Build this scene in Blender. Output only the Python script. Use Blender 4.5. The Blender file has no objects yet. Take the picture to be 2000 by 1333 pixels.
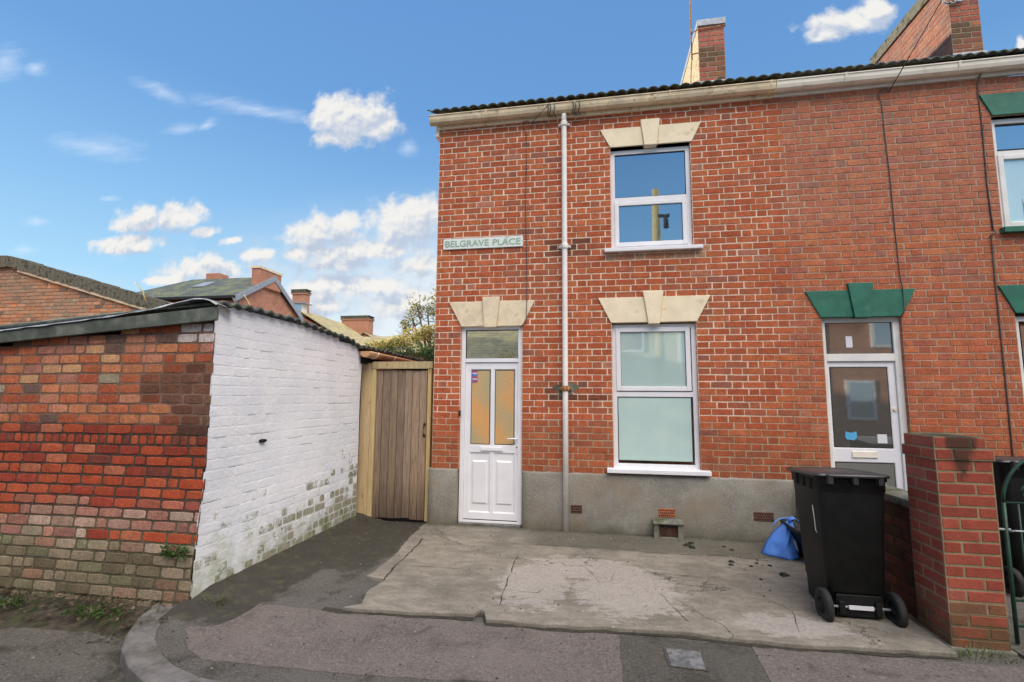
import bpy, math, random
import numpy as np
from mathutils import Vector, Matrix, noise
R = math.radians
random.seed(7); rng = np.random.default_rng(7)
SC = bpy.context.scene
COL = SC.collection

# ------------------------------------------------------------------ camera
cd = bpy.data.cameras.new("camera"); cam = bpy.data.objects.new("camera", cd); COL.objects.link(cam)
cd.sensor_width = 36; cd.lens = 17.367; cd.clip_end = 2000; cd.clip_start = 0.05
_r = Vector((0.9854, 0.1702, 0.0073)); _u = Vector((0.012, -0.1121, 0.9936)); _f = Vector((-0.17, 0.979, 0.1125))
cam.matrix_world = Matrix(((_r.x, _u.x, -_f.x, 2.0914), (_r.y, _u.y, -_f.y, -6.144), (_r.z, _u.z, -_f.z, 1.6073), (0, 0, 0, 1)))
SC.camera = cam
SC.view_settings.view_transform = 'Standard'; SC.view_settings.look = 'None'
SC.view_settings.exposure = 0.8; SC.view_settings.gamma = 1
SC.cycles.max_bounces = 6; SC.cycles.use_denoising = True

# ------------------------------------------------------------------ world
SUN_AZ, SUN_EL = -68.0, 10.5            # azimuth from +Y towards +X, elevation
W = bpy.data.worlds.new("World"); SC.world = W; W.use_nodes = True
nt = W.node_tree; nt.nodes.clear()
class NT:
    def __init__(s, nt): s.nt = nt
    def n(s, t, **k):
        x = s.nt.nodes.new(t)
        for a, b in k.items():
            if hasattr(x, a): setattr(x, a, b)
        return x
    def put(s, sock, v):
        if hasattr(v, 'is_linked'): s.nt.links.new(v, sock)
        elif v is not None: sock.default_value = v
    def m(s, op, a, b=None, c=None, clamp=False):
        x = s.n('ShaderNodeMath', operation=op); x.use_clamp = clamp
        for i, v in enumerate((a, b, c)):
            if v is not None: s.put(x.inputs[i], v)
        return x.outputs[0]
    def vm(s, op, a, b=None):
        x = s.n('ShaderNodeVectorMath', operation=op); s.put(x.inputs[0], a)
        if b is not None: s.put(x.inputs[1], b)
        return x.outputs[0]
    def noise(s, vec, scale, detail=4, rough=.55, dist=0, color=False):
        x = s.n('ShaderNodeTexNoise'); s.put(x.inputs['Vector'], vec)
        x.inputs['Scale'].default_value = scale; x.inputs['Detail'].default_value = detail
        x.inputs['Roughness'].default_value = rough; x.inputs['Distortion'].default_value = dist
        return x.outputs['Color' if color else 'Fac']
    def mix(s, f, a, b, mode='MIX'):
        x = s.n('ShaderNodeMix', data_type='RGBA', blend_type=mode)
        s.put(x.inputs[0], f)
        for i, v in ((6, a), (7, b)):
            if not hasattr(v, 'is_linked') and len(v) == 3: v = (*v, 1)
            s.put(x.inputs[i], v)
        return x.outputs[2]
    def ramp(s, f, a, b, lo=0, hi=1, smooth=True):
        x = s.n('ShaderNodeMapRange'); x.interpolation_type = 'SMOOTHSTEP' if smooth else 'LINEAR'
        s.put(x.inputs[0], f)
        for i, v in enumerate((a, b, lo, hi)): s.put(x.inputs[i + 1], v)
        return x.outputs[0]
w = NT(nt)
sky = w.n('ShaderNodeTexSky', sky_type='NISHITA'); sky.sun_disc = False
sky.sun_elevation = R(SUN_EL); sky.sun_rotation = R(SUN_AZ); sky.altitude = 0
sky.air_density = 1.0; sky.dust_density = 0.0; sky.ozone_density = 3.0
gen = w.n('ShaderNodeTexCoord').outputs['Generated']
sep = w.n('ShaderNodeSeparateXYZ'); nt.links.new(gen, sep.inputs[0])
dy = w.m('MAXIMUM', sep.outputs['Y'], 0.02)
comb = w.n('ShaderNodeCombineXYZ')
nt.links.new(w.m('DIVIDE', sep.outputs['X'], dy), comb.inputs[0]); nt.links.new(w.m('DIVIDE', sep.outputs['Z'], dy), comb.inputs[1])
P0 = comb.outputs[0]
sp0 = w.n('ShaderNodeSeparateXYZ'); nt.links.new(P0, sp0.inputs[0]); P0x, P0z = sp0.outputs[0], sp0.outputs[1]
front0 = w.m('GREATER_THAN', sep.outputs['Y'], 0.03)
CL = [(-0.603, 0.652, 0.059, 0.046), (-0.539, 0.633, 0.079, 0.057), (-0.48, 0.609, 0.042, 0.032), (-0.581, 0.593, 0.071, 0.021), (-1.11, 0.423, 0.071, 0.034), (-1.001, 0.425, 0.072, 0.034), (-1.133, 0.362, 0.089, 0.026), (-0.923, 0.39, 0.036, 0.016), (-0.633, 0.369, 0.061, 0.041), (-0.57, 0.37, 0.056, 0.036), (-0.418, 0.382, 0.086, 0.049), (-0.376, 0.391, 0.05, 0.044), (-0.541, 0.323, 0.173, 0.019), (-0.766, 0.323, 0.05, 0.015), (-0.913, 0.292, 0.099, 0.027), (-0.897, 0.312, 0.039, 0.027), (-1.014, 0.272, 0.057, 0.011), (-0.572, 0.295, 0.072, 0.018), (-0.379, 0.287, 0.054, 0.025), (-0.595, 0.243, 0.1, 0.026), (-0.473, 0.244, 0.072, 0.017), (-0.631, 0.209, 0.088, 0.035), (-0.4, 0.203, 0.082, 0.034), (0.495, 0.741, 0.064, 0.028), (0.457, 0.716, 0.039, 0.017), (0.545, 0.76, 0.032, 0.026), (0.787, 0.66, 0.011, 0.018), (-0.849, 0.362, 0.027, 0.01)]
WI = [(-1.257, 0.627, 0.169, 0.019, -0.202), (-1.079, 0.759, 0.099, 0.013, -0.431), (-0.932, 0.659, 0.035, 0.009, 0.287), (-1.009, 0.657, 0.061, 0.009, -0.01), (-1.581, 0.894, 0.075, 0.034, -0.392), (-1.479, 0.871, 0.043, 0.015, -0.113), (-0.813, 0.687, 0.23, 0.012, -0.287), (-1.418, 0.44, 0.05, 0.009, 0), (-1.439, 0.366, 0.055, 0.010, 0), (-1.198, 0.487, 0.035, 0.005, 0), (-0.411, 0.554, 0.028, 0.014, .3)]
wob = w.noise(P0, 12, 4, .5, color=True)
Pw = w.vm('ADD', P0, w.vm('MULTIPLY', w.vm('SUBTRACT', wob, (.5, .5, .5)), (.05, .035, 0)))
def field(P, lst, k=1.36, k2=1.34):
    acc = None
    for e in lst:
        mp = w.n('ShaderNodeMapping'); mp.vector_type = 'TEXTURE'
        nt.links.new(P, mp.inputs['Vector']); mp.inputs['Location'].default_value = (e[0], e[1], 0)
        mp.inputs['Rotation'].default_value = (0, 0, e[4] if len(e) > 4 else 0)
        mp.inputs['Scale'].default_value = (e[2] * k, e[3] * k2, 1)
        ln = w.n('ShaderNodeVectorMath', operation='LENGTH'); nt.links.new(mp.outputs[0], ln.inputs[0])
        f = w.m('SUBTRACT', 1, ln.outputs['Value'])
        acc = f if acc is None else w.m('SMOOTH_MAX', acc, f, .12)
    return acc
front = w.m('GREATER_THAN', sep.outputs['Y'], 0.03)
F = field(Pw, CL)
puff = w.noise(P0, 26, 5, .52)
dens = w.m('ADD', F, w.m('MULTIPLY', w.m('SUBTRACT', puff, .5), 1.5))
alpha = w.m('MULTIPLY', w.ramp(dens, -.05, .55), front)
# billow shading: top edges white, bellies blue-grey
puff2 = w.noise(w.vm('ADD', P0, (-.006, .012, 0)), 22, 4, .55)
puff3 = w.noise(P0, 22, 4, .55)
bel = w.m('ADD', w.m('MULTIPLY', w.m('SUBTRACT', puff3, puff2), 5.0), w.m('MULTIPLY', w.m('SUBTRACT', w.noise(P0, 9, 3, .5), .47), 2.2))
Fup = field(w.vm('ADD', Pw, (-.012, .030, 0)), CL)
top = w.m('MULTIPLY', w.m('SUBTRACT', F, Fup), 1.5)
shade = w.ramp(w.m('ADD', w.m('ADD', w.m('MULTIPLY', bel, .8), top), w.ramp(dens, .2, 1.1, .25, -.25)), -.62, .95)
Fw = field(w.vm('ADD', P0, w.vm('MULTIPLY', w.vm('SUBTRACT', w.noise(P0, 9, 4, .6, color=True), (.5, .5, .5)), (.06, .03, 0))), WI, 1.3, 2.4)
mpw = w.n('ShaderNodeMapping'); nt.links.new(P0, mpw.inputs[0]); mpw.inputs['Rotation'].default_value = (0, 0, .25); mpw.inputs['Scale'].default_value = (6, 34, 1)
wis = w.m('ADD', Fw, w.m('MULTIPLY', w.m('SUBTRACT', w.noise(mpw.outputs[0], 1.3, 5, .6), .5), 1.3))
walpha = w.m('MULTIPLY', w.ramp(wis, .05, 1.5, 0, .6), front)
# added bright cloud bank, unseen high behind the viewer, fills the shaded walls
gb = w.noise(gen, 3.2, 6, .6)
back = w.m('MULTIPLY', w.ramp(w.m('SUBTRACT', w.m('MULTIPLY', sep.outputs['X'], .62), w.m('MULTIPLY', sep.outputs['Y'], .78)), .12, .45), w.ramp(sep.outputs['Z'], .50, .68))
balpha = w.m('MULTIPLY', w.ramp(gb, .25, .5), back)
STR = 0.11
# a thin bright winter haze evens the clear-sky model out
veil = w.n('ShaderNodeValToRGB'); nt.links.new(sep.outputs['Z'], veil.inputs[0]); ce = veil.color_ramp.elements
ce[0].position = 0.0; ce[0].color = (3.9, 4.6, 5.3, 1); ce[1].position = 1.0; ce[1].color = (.55, 1.5, 3.6, 1)
for p_, c_ in ((.10, (3.2, 4.3, 5.0, 1)), (.20, (2.1, 3.6, 4.8, 1)), (.34, (1.35, 2.75, 4.5, 1)), (.50, (.84, 1.98, 3.95, 1))):
    e_ = ce.new(p_); e_.color = c_
skc = w.mix(.82, sky.outputs[0], veil.outputs[0])
glow = w.m('MULTIPLY', w.m('MULTIPLY', w.ramp(P0x, -1.1, -.35), w.ramp(P0z, .50, .16)), front0)
skc = w.mix(w.m('MULTIPLY', w.m('MULTIPLY', glow, w.ramp(w.noise(P0, 7, 5, .6), .25, .7, .55, 1.0)), .9), skc, (4.7, 4.85, 4.95))
low = w.m('MULTIPLY', w.m('MULTIPLY', w.ramp(P0z, .44, .22), w.ramp(P0x, -1.5, -.6)), front0)
mass = w.m('MULTIPLY', w.ramp(w.noise(w.vm('MULTIPLY', P0, (1, 1.7, 1)), 8.5, 5, .55), .40, .66), low)
skc = w.mix(w.m('MULTIPLY', mass, .55), skc, w.mix(w.ramp(w.noise(P0, 14, 4, .6), .35, .65), (3.2, 3.6, 4.2), (4.6, 4.6, 4.5)))
skc = w.mix(walpha, skc, (4.2, 4.7, 5.5))
cloudc = w.mix(shade, (2.75, 3.15, 3.85), (4.8, 4.7, 4.5))
skc = w.mix(w.m('MULTIPLY', alpha, .97), skc, cloudc)
skc = w.mix(balpha, skc, (40.5, 36.6, 32.4))
bg = w.n('ShaderNodeBackground'); nt.links.new(skc, bg.inputs[0]); bg.inputs[1].default_value = STR
wo = w.n('ShaderNodeOutputWorld'); nt.links.new(bg.outputs[0], wo.inputs[0])

# ------------------------------------------------------------------ sun
sd = bpy.data.lights.new("sun", 'SUN'); sun = bpy.data.objects.new("sun", sd); COL.objects.link(sun)
sd.energy = 3.2; sd.angle = R(.5); sd.color = (1, .86, .66)
sv = Vector((math.sin(R(SUN_AZ)) * math.cos(R(SUN_EL)), math.cos(R(SUN_AZ)) * math.cos(R(SUN_EL)), math.sin(R(SUN_EL))))
sun.rotation_euler = sv.to_track_quat('Z', 'Y').to_euler(); sun.location = (-20, 10, 20)

# ================================================================== helpers
OFF = {}
def tag(o, label, cat, group=None):
    o['label'] = label; o['category'] = cat
    if group: o['group'] = group
    return o
def thing(name, loc, label, cat, group=None):
    o = bpy.data.objects.new(name, None); COL.objects.link(o); o.location = loc; o.empty_display_size = .2
    OFF[o.name] = Vector(loc); return tag(o, label, cat, group)
class MB:
    def __init__(s): s.v = []; s.f = []; s.c = []; s.mi = []; s.sm = []
    def face(s, pts, col=None, mi=0, sm=False):
        b = len(s.v); s.v += [tuple(p) for p in pts]; s.f.append(tuple(range(b, b + len(pts)))); s.c.append(col); s.mi.append(mi); s.sm.append(sm)
    def mesh(s, vs, fs, col=None, mi=0, sm=False):
        b = len(s.v); s.v += [tuple(p) for p in vs]
        for f in fs: s.f.append(tuple(i + b for i in f)); s.c.append(col); s.mi.append(mi); s.sm.append(sm)
    def box(s, x0, x1, y0, y1, z0, z1, col=None, mi=0):
        v = [(x0, y0, z0), (x1, y0, z0), (x1, y1, z0), (x0, y1, z0), (x0, y0, z1), (x1, y0, z1), (x1, y1, z1), (x0, y1, z1)]
        s.mesh(v, [(0, 3, 2, 1), (4, 5, 6, 7), (0, 1, 5, 4), (1, 2, 6, 5), (2, 3, 7, 6), (3, 0, 4, 7)], col, mi)
    def prism(s, pts, a, b, axis='y', col=None, mi=0, sm=False):
        n = len(pts)
        def P(p, t): return {'y': (p[0], t, p[1]), 'x': (t, p[0], p[1]), 'z': (p[0], p[1], t)}[axis]
        vs = [P(p, a) for p in pts] + [P(p, b) for p in pts]
        s.mesh(vs, [tuple(range(n)), tuple(range(2 * n - 1, n - 1, -1))], col, mi)
        s.mesh(vs, [(i, i + n, (i + 1) % n + n, (i + 1) % n) for i in range(n)], col, mi, sm)
    def tube(s, path, r, n=8, col=None, mi=0, cap=True):
        path = [Vector(p) for p in path]; rs = r if isinstance(r, (list, tuple)) else [r] * len(path)
        vs = []; ref = None
        for i, p in enumerate(path):
            t = (path[min(i + 1, len(path) - 1)] - path[max(i - 1, 0)]).normalized()
            if ref is None: ref = Vector((0, 0, 1)) if abs(t.z) < .9 else Vector((1, 0, 0))
            a = t.cross(ref).normalized(); b = t.cross(a).normalized(); ref = -a.cross(t) if False else ref
            vs += [p + (a * math.cos(2 * math.pi * k / n) + b * math.sin(2 * math.pi * k / n)) * rs[i] for k in range(n)]
        fs = [(i * n + k, i * n + (k + 1) % n, (i + 1) * n + (k + 1) % n, (i + 1) * n + k) for i in range(len(path) - 1) for k in range(n)]
        s.mesh(vs, fs, col, mi, True)
        if cap: s.mesh(vs, [tuple(range(n))[::-1], tuple((len(path) - 1) * n + k for k in range(n))], col, mi)
    def loft(s, rings, col=None, mi=0, sm=True, cap=(1, 1)):
        n = len(rings[0]); vs = [p for r in rings for p in r]
        s.mesh(vs, [(i * n + k, i * n + (k + 1) % n, (i + 1) * n + (k + 1) % n, (i + 1) * n + k) for i in range(len(rings) - 1) for k in range(n)], col, mi, sm)
        if cap[0]: s.mesh(rings[0], [tuple(range(n))[::-1]], col, mi)
        if cap[1]: s.mesh(rings[-1], [tuple(range(n))], col, mi)
    def grid(s, fn, nu, nv, col=None, mi=0, sm=True):
        vs = [fn(i / nu, j / nv) for j in range(nv + 1) for i in range(nu + 1)]
        s.mesh(vs, [(j * (nu + 1) + i, j * (nu + 1) + i + 1, (j + 1) * (nu + 1) + i + 1, (j + 1) * (nu + 1) + i) for j in range(nv) for i in range(nu)], col, mi, sm)
    def build(s, name, mats, parent=None, bevel=0, label=None, solid=0, fix=True):
        if not isinstance(mats, (list, tuple)): mats = [mats]
        me = bpy.data.meshes.new(name); off = OFF[parent.name] if parent else Vector((0, 0, 0))
        me.from_pydata([(Vector(p) - off)[:] for p in s.v], [], s.f)
        for m in mats: me.materials.append(m)
        me.polygons.foreach_set('material_index', s.mi); me.polygons.foreach_set('use_smooth', s.sm)
        if any(c is not None for c in s.c):
            at = me.color_attributes.new('Col', 'FLOAT_COLOR', 'CORNER'); buf = []
            for f, c in zip(s.f, s.c): buf += list((*(c or (1, 1, 1))[:3], 1)) * len(f)
            at.data.foreach_set('color', buf)
        if fix:
            import bmesh
            bm = bmesh.new(); bm.from_mesh(me)
            bmesh.ops.remove_doubles(bm, verts=bm.verts, dist=1e-5) if len(s.v) < 3000 else None
            bmesh.ops.recalc_face_normals(bm, faces=bm.faces); bm.to_mesh(me); bm.free()
        o = bpy.data.objects.new(name, me); COL.objects.link(o)
        if parent: o.parent = parent
        OFF[o.name] = off
        if bevel:
            b = o.modifiers.new('bevel', 'BEVEL'); b.width = bevel; b.segments = 2; b.limit_method = 'ANGLE'
        if solid:
            b = o.modifiers.new('solid', 'SOLIDIFY'); b.thickness = solid
        if label: o['label'] = label
        return o
def structure(o): o['kind'] = 'structure'; return o
def rr(x0, x1, y0, y1, r, z, n=4):
    out = []
    for cx, cy, a in ((x1 - r, y1 - r, 0), (x0 + r, y1 - r, 90), (x0 + r, y0 + r, 180), (x1 - r, y0 + r, 270)):
        for k in range(n + 1): t = R(a + 90 * k / n); out.append((cx + r * math.cos(t), cy + r * math.sin(t), z))
    return out

# ================================================================== materials
def material(name):
    m = bpy.data.materials.new(name); m.use_nodes = True; t = NT(m.node_tree)
    b = m.node_tree.nodes['Principled BSDF']; return m, t, b
def simple(name, col, rough=.6, var=.12, scale=6, bump=0, bscale=80, spec=.4, metal=0, col2=None, c2=(.5, .7), c2scale=5, coat=0):
    m, t, b = material(name); oc = t.n('ShaderNodeTexCoord').outputs['Object']
    n = t.noise(oc, scale, 5, .6)
    c = t.mix(t.ramp(n, .3, .7), tuple(x * (1 - var) for x in col), tuple(min(1, x * (1 + var)) for x in col))
    if col2: c = t.mix(t.ramp(t.noise(oc, c2scale, 6, .65), c2[0], c2[1]), c, col2)
    t.put(b.inputs['Base Color'], c); b.inputs['Roughness'].default_value = rough; b.inputs['Metallic'].default_value = metal
    b.inputs['Specular IOR Level'].default_value = spec; b.inputs['Coat Weight'].default_value = coat
    if bump:
        bp = t.n('ShaderNodeBump'); bp.inputs['Distance'].default_value = bump; bp.inputs['Strength'].default_value = 1
        t.put(bp.inputs['Height'], t.noise(oc, bscale, 5, .65)); t.put(b.inputs['Normal'], bp.outputs[0])
    return m
def brickmat(name, gran=.25, bump=.004, rough=.9, stain=None, stainc=(.06, .05, .04), streak=False):
    m, t, b = material(name); oc = t.n('ShaderNodeTexCoord').outputs['Object']
    at = t.n('ShaderNodeAttribute'); at.attribute_name = 'Col'
    f = t.noise(oc, 60, 6, .7); g = t.noise(oc, 9, 4, .6)
    k = t.m('MULTIPLY', t.ramp(f, .25, .75, 1 - gran, 1 + gran), t.ramp(g, .3, .7, .88, 1.12))
    c = t.vm('SCALE', at.outputs['Color']); sc = c.node; t.put(sc.inputs['Scale'], k)
    if stain:
        z = t.n('ShaderNodeSeparateXYZ'); t.put(z.inputs[0], oc)
        s_ = t.ramp(t.m('ADD', t.noise(oc, 3, 6, .7), 0), stain[0], stain[1], 0, stain[2]); c = t.mix(s_, c, stainc)
    if streak:
        z = t.n('ShaderNodeSeparateXYZ'); t.put(z.inputs[0], t.n('ShaderNodeNewGeometry').outputs['Position'])
        mpz = t.n('ShaderNodeMapping'); t.put(mpz.inputs[0], oc); mpz.inputs['Scale'].default_value = (26, 26, 6)
        k = t.m('ADD', t.ramp(t.m('ABSOLUTE', t.m('SUBTRACT', z.outputs[0], 4.49)), .0, .14, 1, 0), t.ramp(z.outputs[2], .95, 1.38, -.75, .35))
        k = t.m('ADD', k, t.m('MULTIPLY', t.m('SUBTRACT', t.noise(mpz.outputs[0], 1, 6, .7), .5), 1.7))
        c = t.mix(t.ramp(k, .4, .8, 0, .8), c, (.035, .032, .022))
        k = t.m('ADD', t.ramp(z.outputs[2], .45, .05, -.2, .55), t.m('MULTIPLY', t.m('SUBTRACT', t.noise(oc, 7, 6, .7), .5), 1.2))
        c = t.mix(t.ramp(k, .3, .6, 0, .6), c, (.09, .075, .035))
    t.put(b.inputs['Base Color'], c); b.inputs['Roughness'].default_value = rough; b.inputs['Specular IOR Level'].default_value = .25
    bp = t.n('ShaderNodeBump'); bp.inputs['Distance'].default_value = bump; bp.inputs['Strength'].default_value = 1
    t.put(bp.inputs['Height'], t.noise(oc, 70, 6, .75)); t.put(b.inputs['Normal'], bp.outputs[0])
    return m
M_brick = brickmat('facade brick', .36, .005); M_shed = brickmat('weathered brick', .35, .007, stain=(.60, .75, .35), stainc=(.10, .06, .05)); M_pil = brickmat('pillar brick', .18, .003); M_pil2 = brickmat('mould streaked pillar brick', .18, .003, streak=True)
def shaderbrick(name, c1, c2, mort, scale, bump=.006):
    m, t, b = material(name); oc = t.n('ShaderNodeTexCoord').outputs['Object']
    s = t.n('ShaderNodeSeparateXYZ'); t.put(s.inputs[0], oc); cb = t.n('ShaderNodeCombineXYZ')
    t.put(cb.inputs[0], t.m('ADD', s.outputs[0], s.outputs[1])); t.put(cb.inputs[1], s.outputs[2])
    br = t.n('ShaderNodeTexBrick'); t.put(br.inputs['Vector'], cb.outputs[0]); br.inputs['Scale'].default_value = 1
    br.inputs['Brick Width'].default_value = .235 * scale; br.inputs['Row Height'].default_value = .08 * scale; br.inputs['Mortar Size'].default_value = .009 * scale
    br.inputs['Color1'].default_value = (*c1, 1); br.inputs['Color2'].default_value = (*c2, 1); br.inputs['Mortar'].default_value = (*mort, 1); br.inputs['Bias'].default_value = -.1
    c = t.mix(t.ramp(t.noise(oc, 1.3, 6, .7), .45, .7, 0, .5), br.outputs[0], tuple(x * .5 for x in c2))
    c = t.mix(t.ramp(t.noise(oc, 25, 3, .7), .3, .7, 0, .35), c, c1)
    t.put(b.inputs['Base Color'], c); b.inputs['Roughness'].default_value = .9
    return m
M_farbrick = shaderbrick('far brick', (.52, .21, .12), (.40, .15, .09), (.42, .32, .25), 1)
M_gablebrick = shaderbrick('gable brick', (.66, .31, .16), (.44, .25, .16), (.42, .33, .24), 1.3)
def whitewall():
    m, t, b = material('flaking white paint'); oc = t.n('ShaderNodeTexCoord').outputs['Object']
    geo = t.n('ShaderNodeNewGeometry'); s = t.n('ShaderNodeSeparateXYZ'); t.put(s.inputs[0], geo.outputs['Position'])
    at = t.n('ShaderNodeAttribute'); at.attribute_name = 'Col'; sa = t.n('ShaderNodeSeparateColor'); t.put(sa.inputs[0], at.outputs['Color'])
    # red = random per brick, green = 1 on brick faces
    low = t.ramp(s.outputs['Z'], .0, 1.1, 1.12, 0, False)
    farr = t.ramp(s.outputs['Y'], -2.4, -.2, .34, .97, False)
    wear = t.m('MULTIPLY', low, farr)
    n1 = t.noise(oc, 7, 6, .72); n2 = t.noise(oc, 30, 5, .7)
    v = t.m('ADD', t.m('ADD', t.m('MULTIPLY', wear, .93), t.m('MULTIPLY', t.m('SUBTRACT', sa.outputs[0], .5), .55)), t.m('MULTIPLY', t.m('SUBTRACT', n1, .5), 1.0))
    v = t.m('ADD', v, t.m('MULTIPLY', t.m('SUBTRACT', n2, .5), .5))
    bare = t.m('MULTIPLY', t.ramp(v, .44, .60, 0, .92), t.m('ADD', t.m('MULTIPLY', sa.outputs[1], .72), .28))
    paint = t.mix(t.ramp(t.noise(oc, 3, 5, .6), .3, .7), (.72, .745, .80), (.82, .83, .86))
    grime = t.ramp(t.m('ADD', t.m('MULTIPLY', low, .8), t.m('MULTIPLY', t.m('SUBTRACT', t.noise(oc, 5, 6, .7), .5), 1.2)), .40, 1.0, 0, .8)
    paint = t.mix(grime, paint, (.36, .39, .27))
    stone = t.mix(t.ramp(t.noise(oc, 14, 5, .7), .35, .65), (.24, .22, .13), (.33, .31, .24))
    stone = t.mix(t.ramp(t.noise(oc, 4, 5, .7), .47, .62, 0, .9), stone, (.10, .15, .03))
    c = t.mix(bare, paint, stone)
    c = t.mix(t.m('MULTIPLY', sa.outputs[2], .85), c, (.07, .06, .055))
    foot = t.ramp(t.m('ADD', s.outputs['Z'], t.m('MULTIPLY', n1, .14)), .09, .16, 1, 0)
    c = t.mix(foot, c, (.045, .05, .03))
    t.put(b.inputs['Base Color'], c); b.inputs['Roughness'].default_value = .75
    h = t.m('SUBTRACT', t.m('ADD', t.noise(oc, 45, 6, .7), t.m('MULTIPLY', t.noise(oc, 12, 4, .6), 1.2)), t.m('MULTIPLY', bare, .6))
    bp = t.n('ShaderNodeBump'); bp.inputs['Distance'].default_value = .006; bp.inputs['Strength'].default_value = .8
    t.put(bp.inputs['Height'], h); t.put(b.inputs['Normal'], bp.outputs[0]); return m
M_white = whitewall()
def asphalt(name, base, stones=.5, dirt=(.03, .028, .02), dirty=(.5, .65, .7), bump=.004, scale=90, patch=None):
    m, t, b = material(name); oc = t.n('ShaderNodeTexCoord').outputs['Object']
    f = t.noise(oc, scale * .75, 4, .85); g = t.noise(oc, 2.2, 8, .72)
    c = t.mix(t.ramp(f, .35, .7), tuple(x * (1 - stones) for x in base), tuple(x * (1 + stones) for x in base))
    c = t.mix(t.ramp(t.noise(oc, 38, 3, .85), .57, .66, 0, .6), c, tuple(x * 2.0 for x in base)); c = t.mix(t.ramp(t.noise(oc, 33, 3, .85), .43, .34, 0, .6), c, tuple(x * .4 for x in base))
    c = t.mix(t.ramp(g, .3, .7, 0, .45), c, tuple(x * 1.45 for x in base))
    c = t.mix(t.ramp(t.noise(oc, 3.1, 7, .7, .6), *dirty[:2], 0, dirty[2]), c, dirt)
    c = t.mix(t.ramp(t.noise(oc, 11, 7, .8), .56, .68, 0, .6), c, dirt)
    c = t.mix(t.ramp(t.noise(oc, 7, 7, .8), .60, .70, 0, .35), c, tuple(x * 2.1 for x in base))
    if patch:                                    # mossy earth washed against the wall foot
        s = t.n('ShaderNodeSeparateXYZ'); t.put(s.inputs[0], oc)
        k = None
        for (x0, x1, y0, y1, soft) in patch:
            a = t.m('MULTIPLY', t.ramp(s.outputs[0], x0 - soft, x0 + soft), t.ramp(s.outputs[0], x1 + soft, x1 - soft, 0, 1))
            a = t.m('MULTIPLY', a, t.m('MULTIPLY', t.ramp(s.outputs[1], y0 - soft, y0 + soft), t.ramp(s.outputs[1], y1 + soft, y1 - soft, 0, 1)))
            k = a if k is None else t.m('MAXIMUM', k, a)
        k = t.ramp(t.m('ADD', k, t.m('MULTIPLY', t.m('SUBTRACT', t.noise(oc, 5.5, 8, .78), .5), 2.2)), .35, .8, 0, .82)
        c = t.mix(k, c, t.mix(t.ramp(t.noise(oc, 9, 5, .7), .5, .66), (.036, .032, .026), (.060, .062, .030)))
    t.put(b.inputs['Base Color'], c); b.inputs['Roughness'].default_value = .85; b.inputs['Specular IOR Level'].default_value = .3
    bp = t.n('ShaderNodeBump'); bp.inputs['Distance'].default_value = bump; bp.inputs['Strength'].default_value = 1
    t.put(bp.inputs['Height'], t.m('ADD', f, t.m('MULTIPLY', t.noise(oc, 22, 6, .7), 1.5))); t.put(b.inputs['Normal'], bp.outputs[0]); return m
M_road = asphalt('alley asphalt', (.105, .097, .084), .6, dirty=(.48, .62, .75))
M_pave = asphalt('old pavement asphalt', (.10, .094, .083), .6, patch=[(-1.1, -.45, -2.9, .3, .15), (-.9, -.0, -1.7, .3, .15)])
M_pave2 = asphalt('relaid pavement asphalt', (.138, .120, .108), .45, dirty=(.52, .70, .55), scale=90)
M_pave3 = asphalt('dark trench asphalt', (.078, .073, .063), .6, dirty=(.5, .65, .6))
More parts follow.
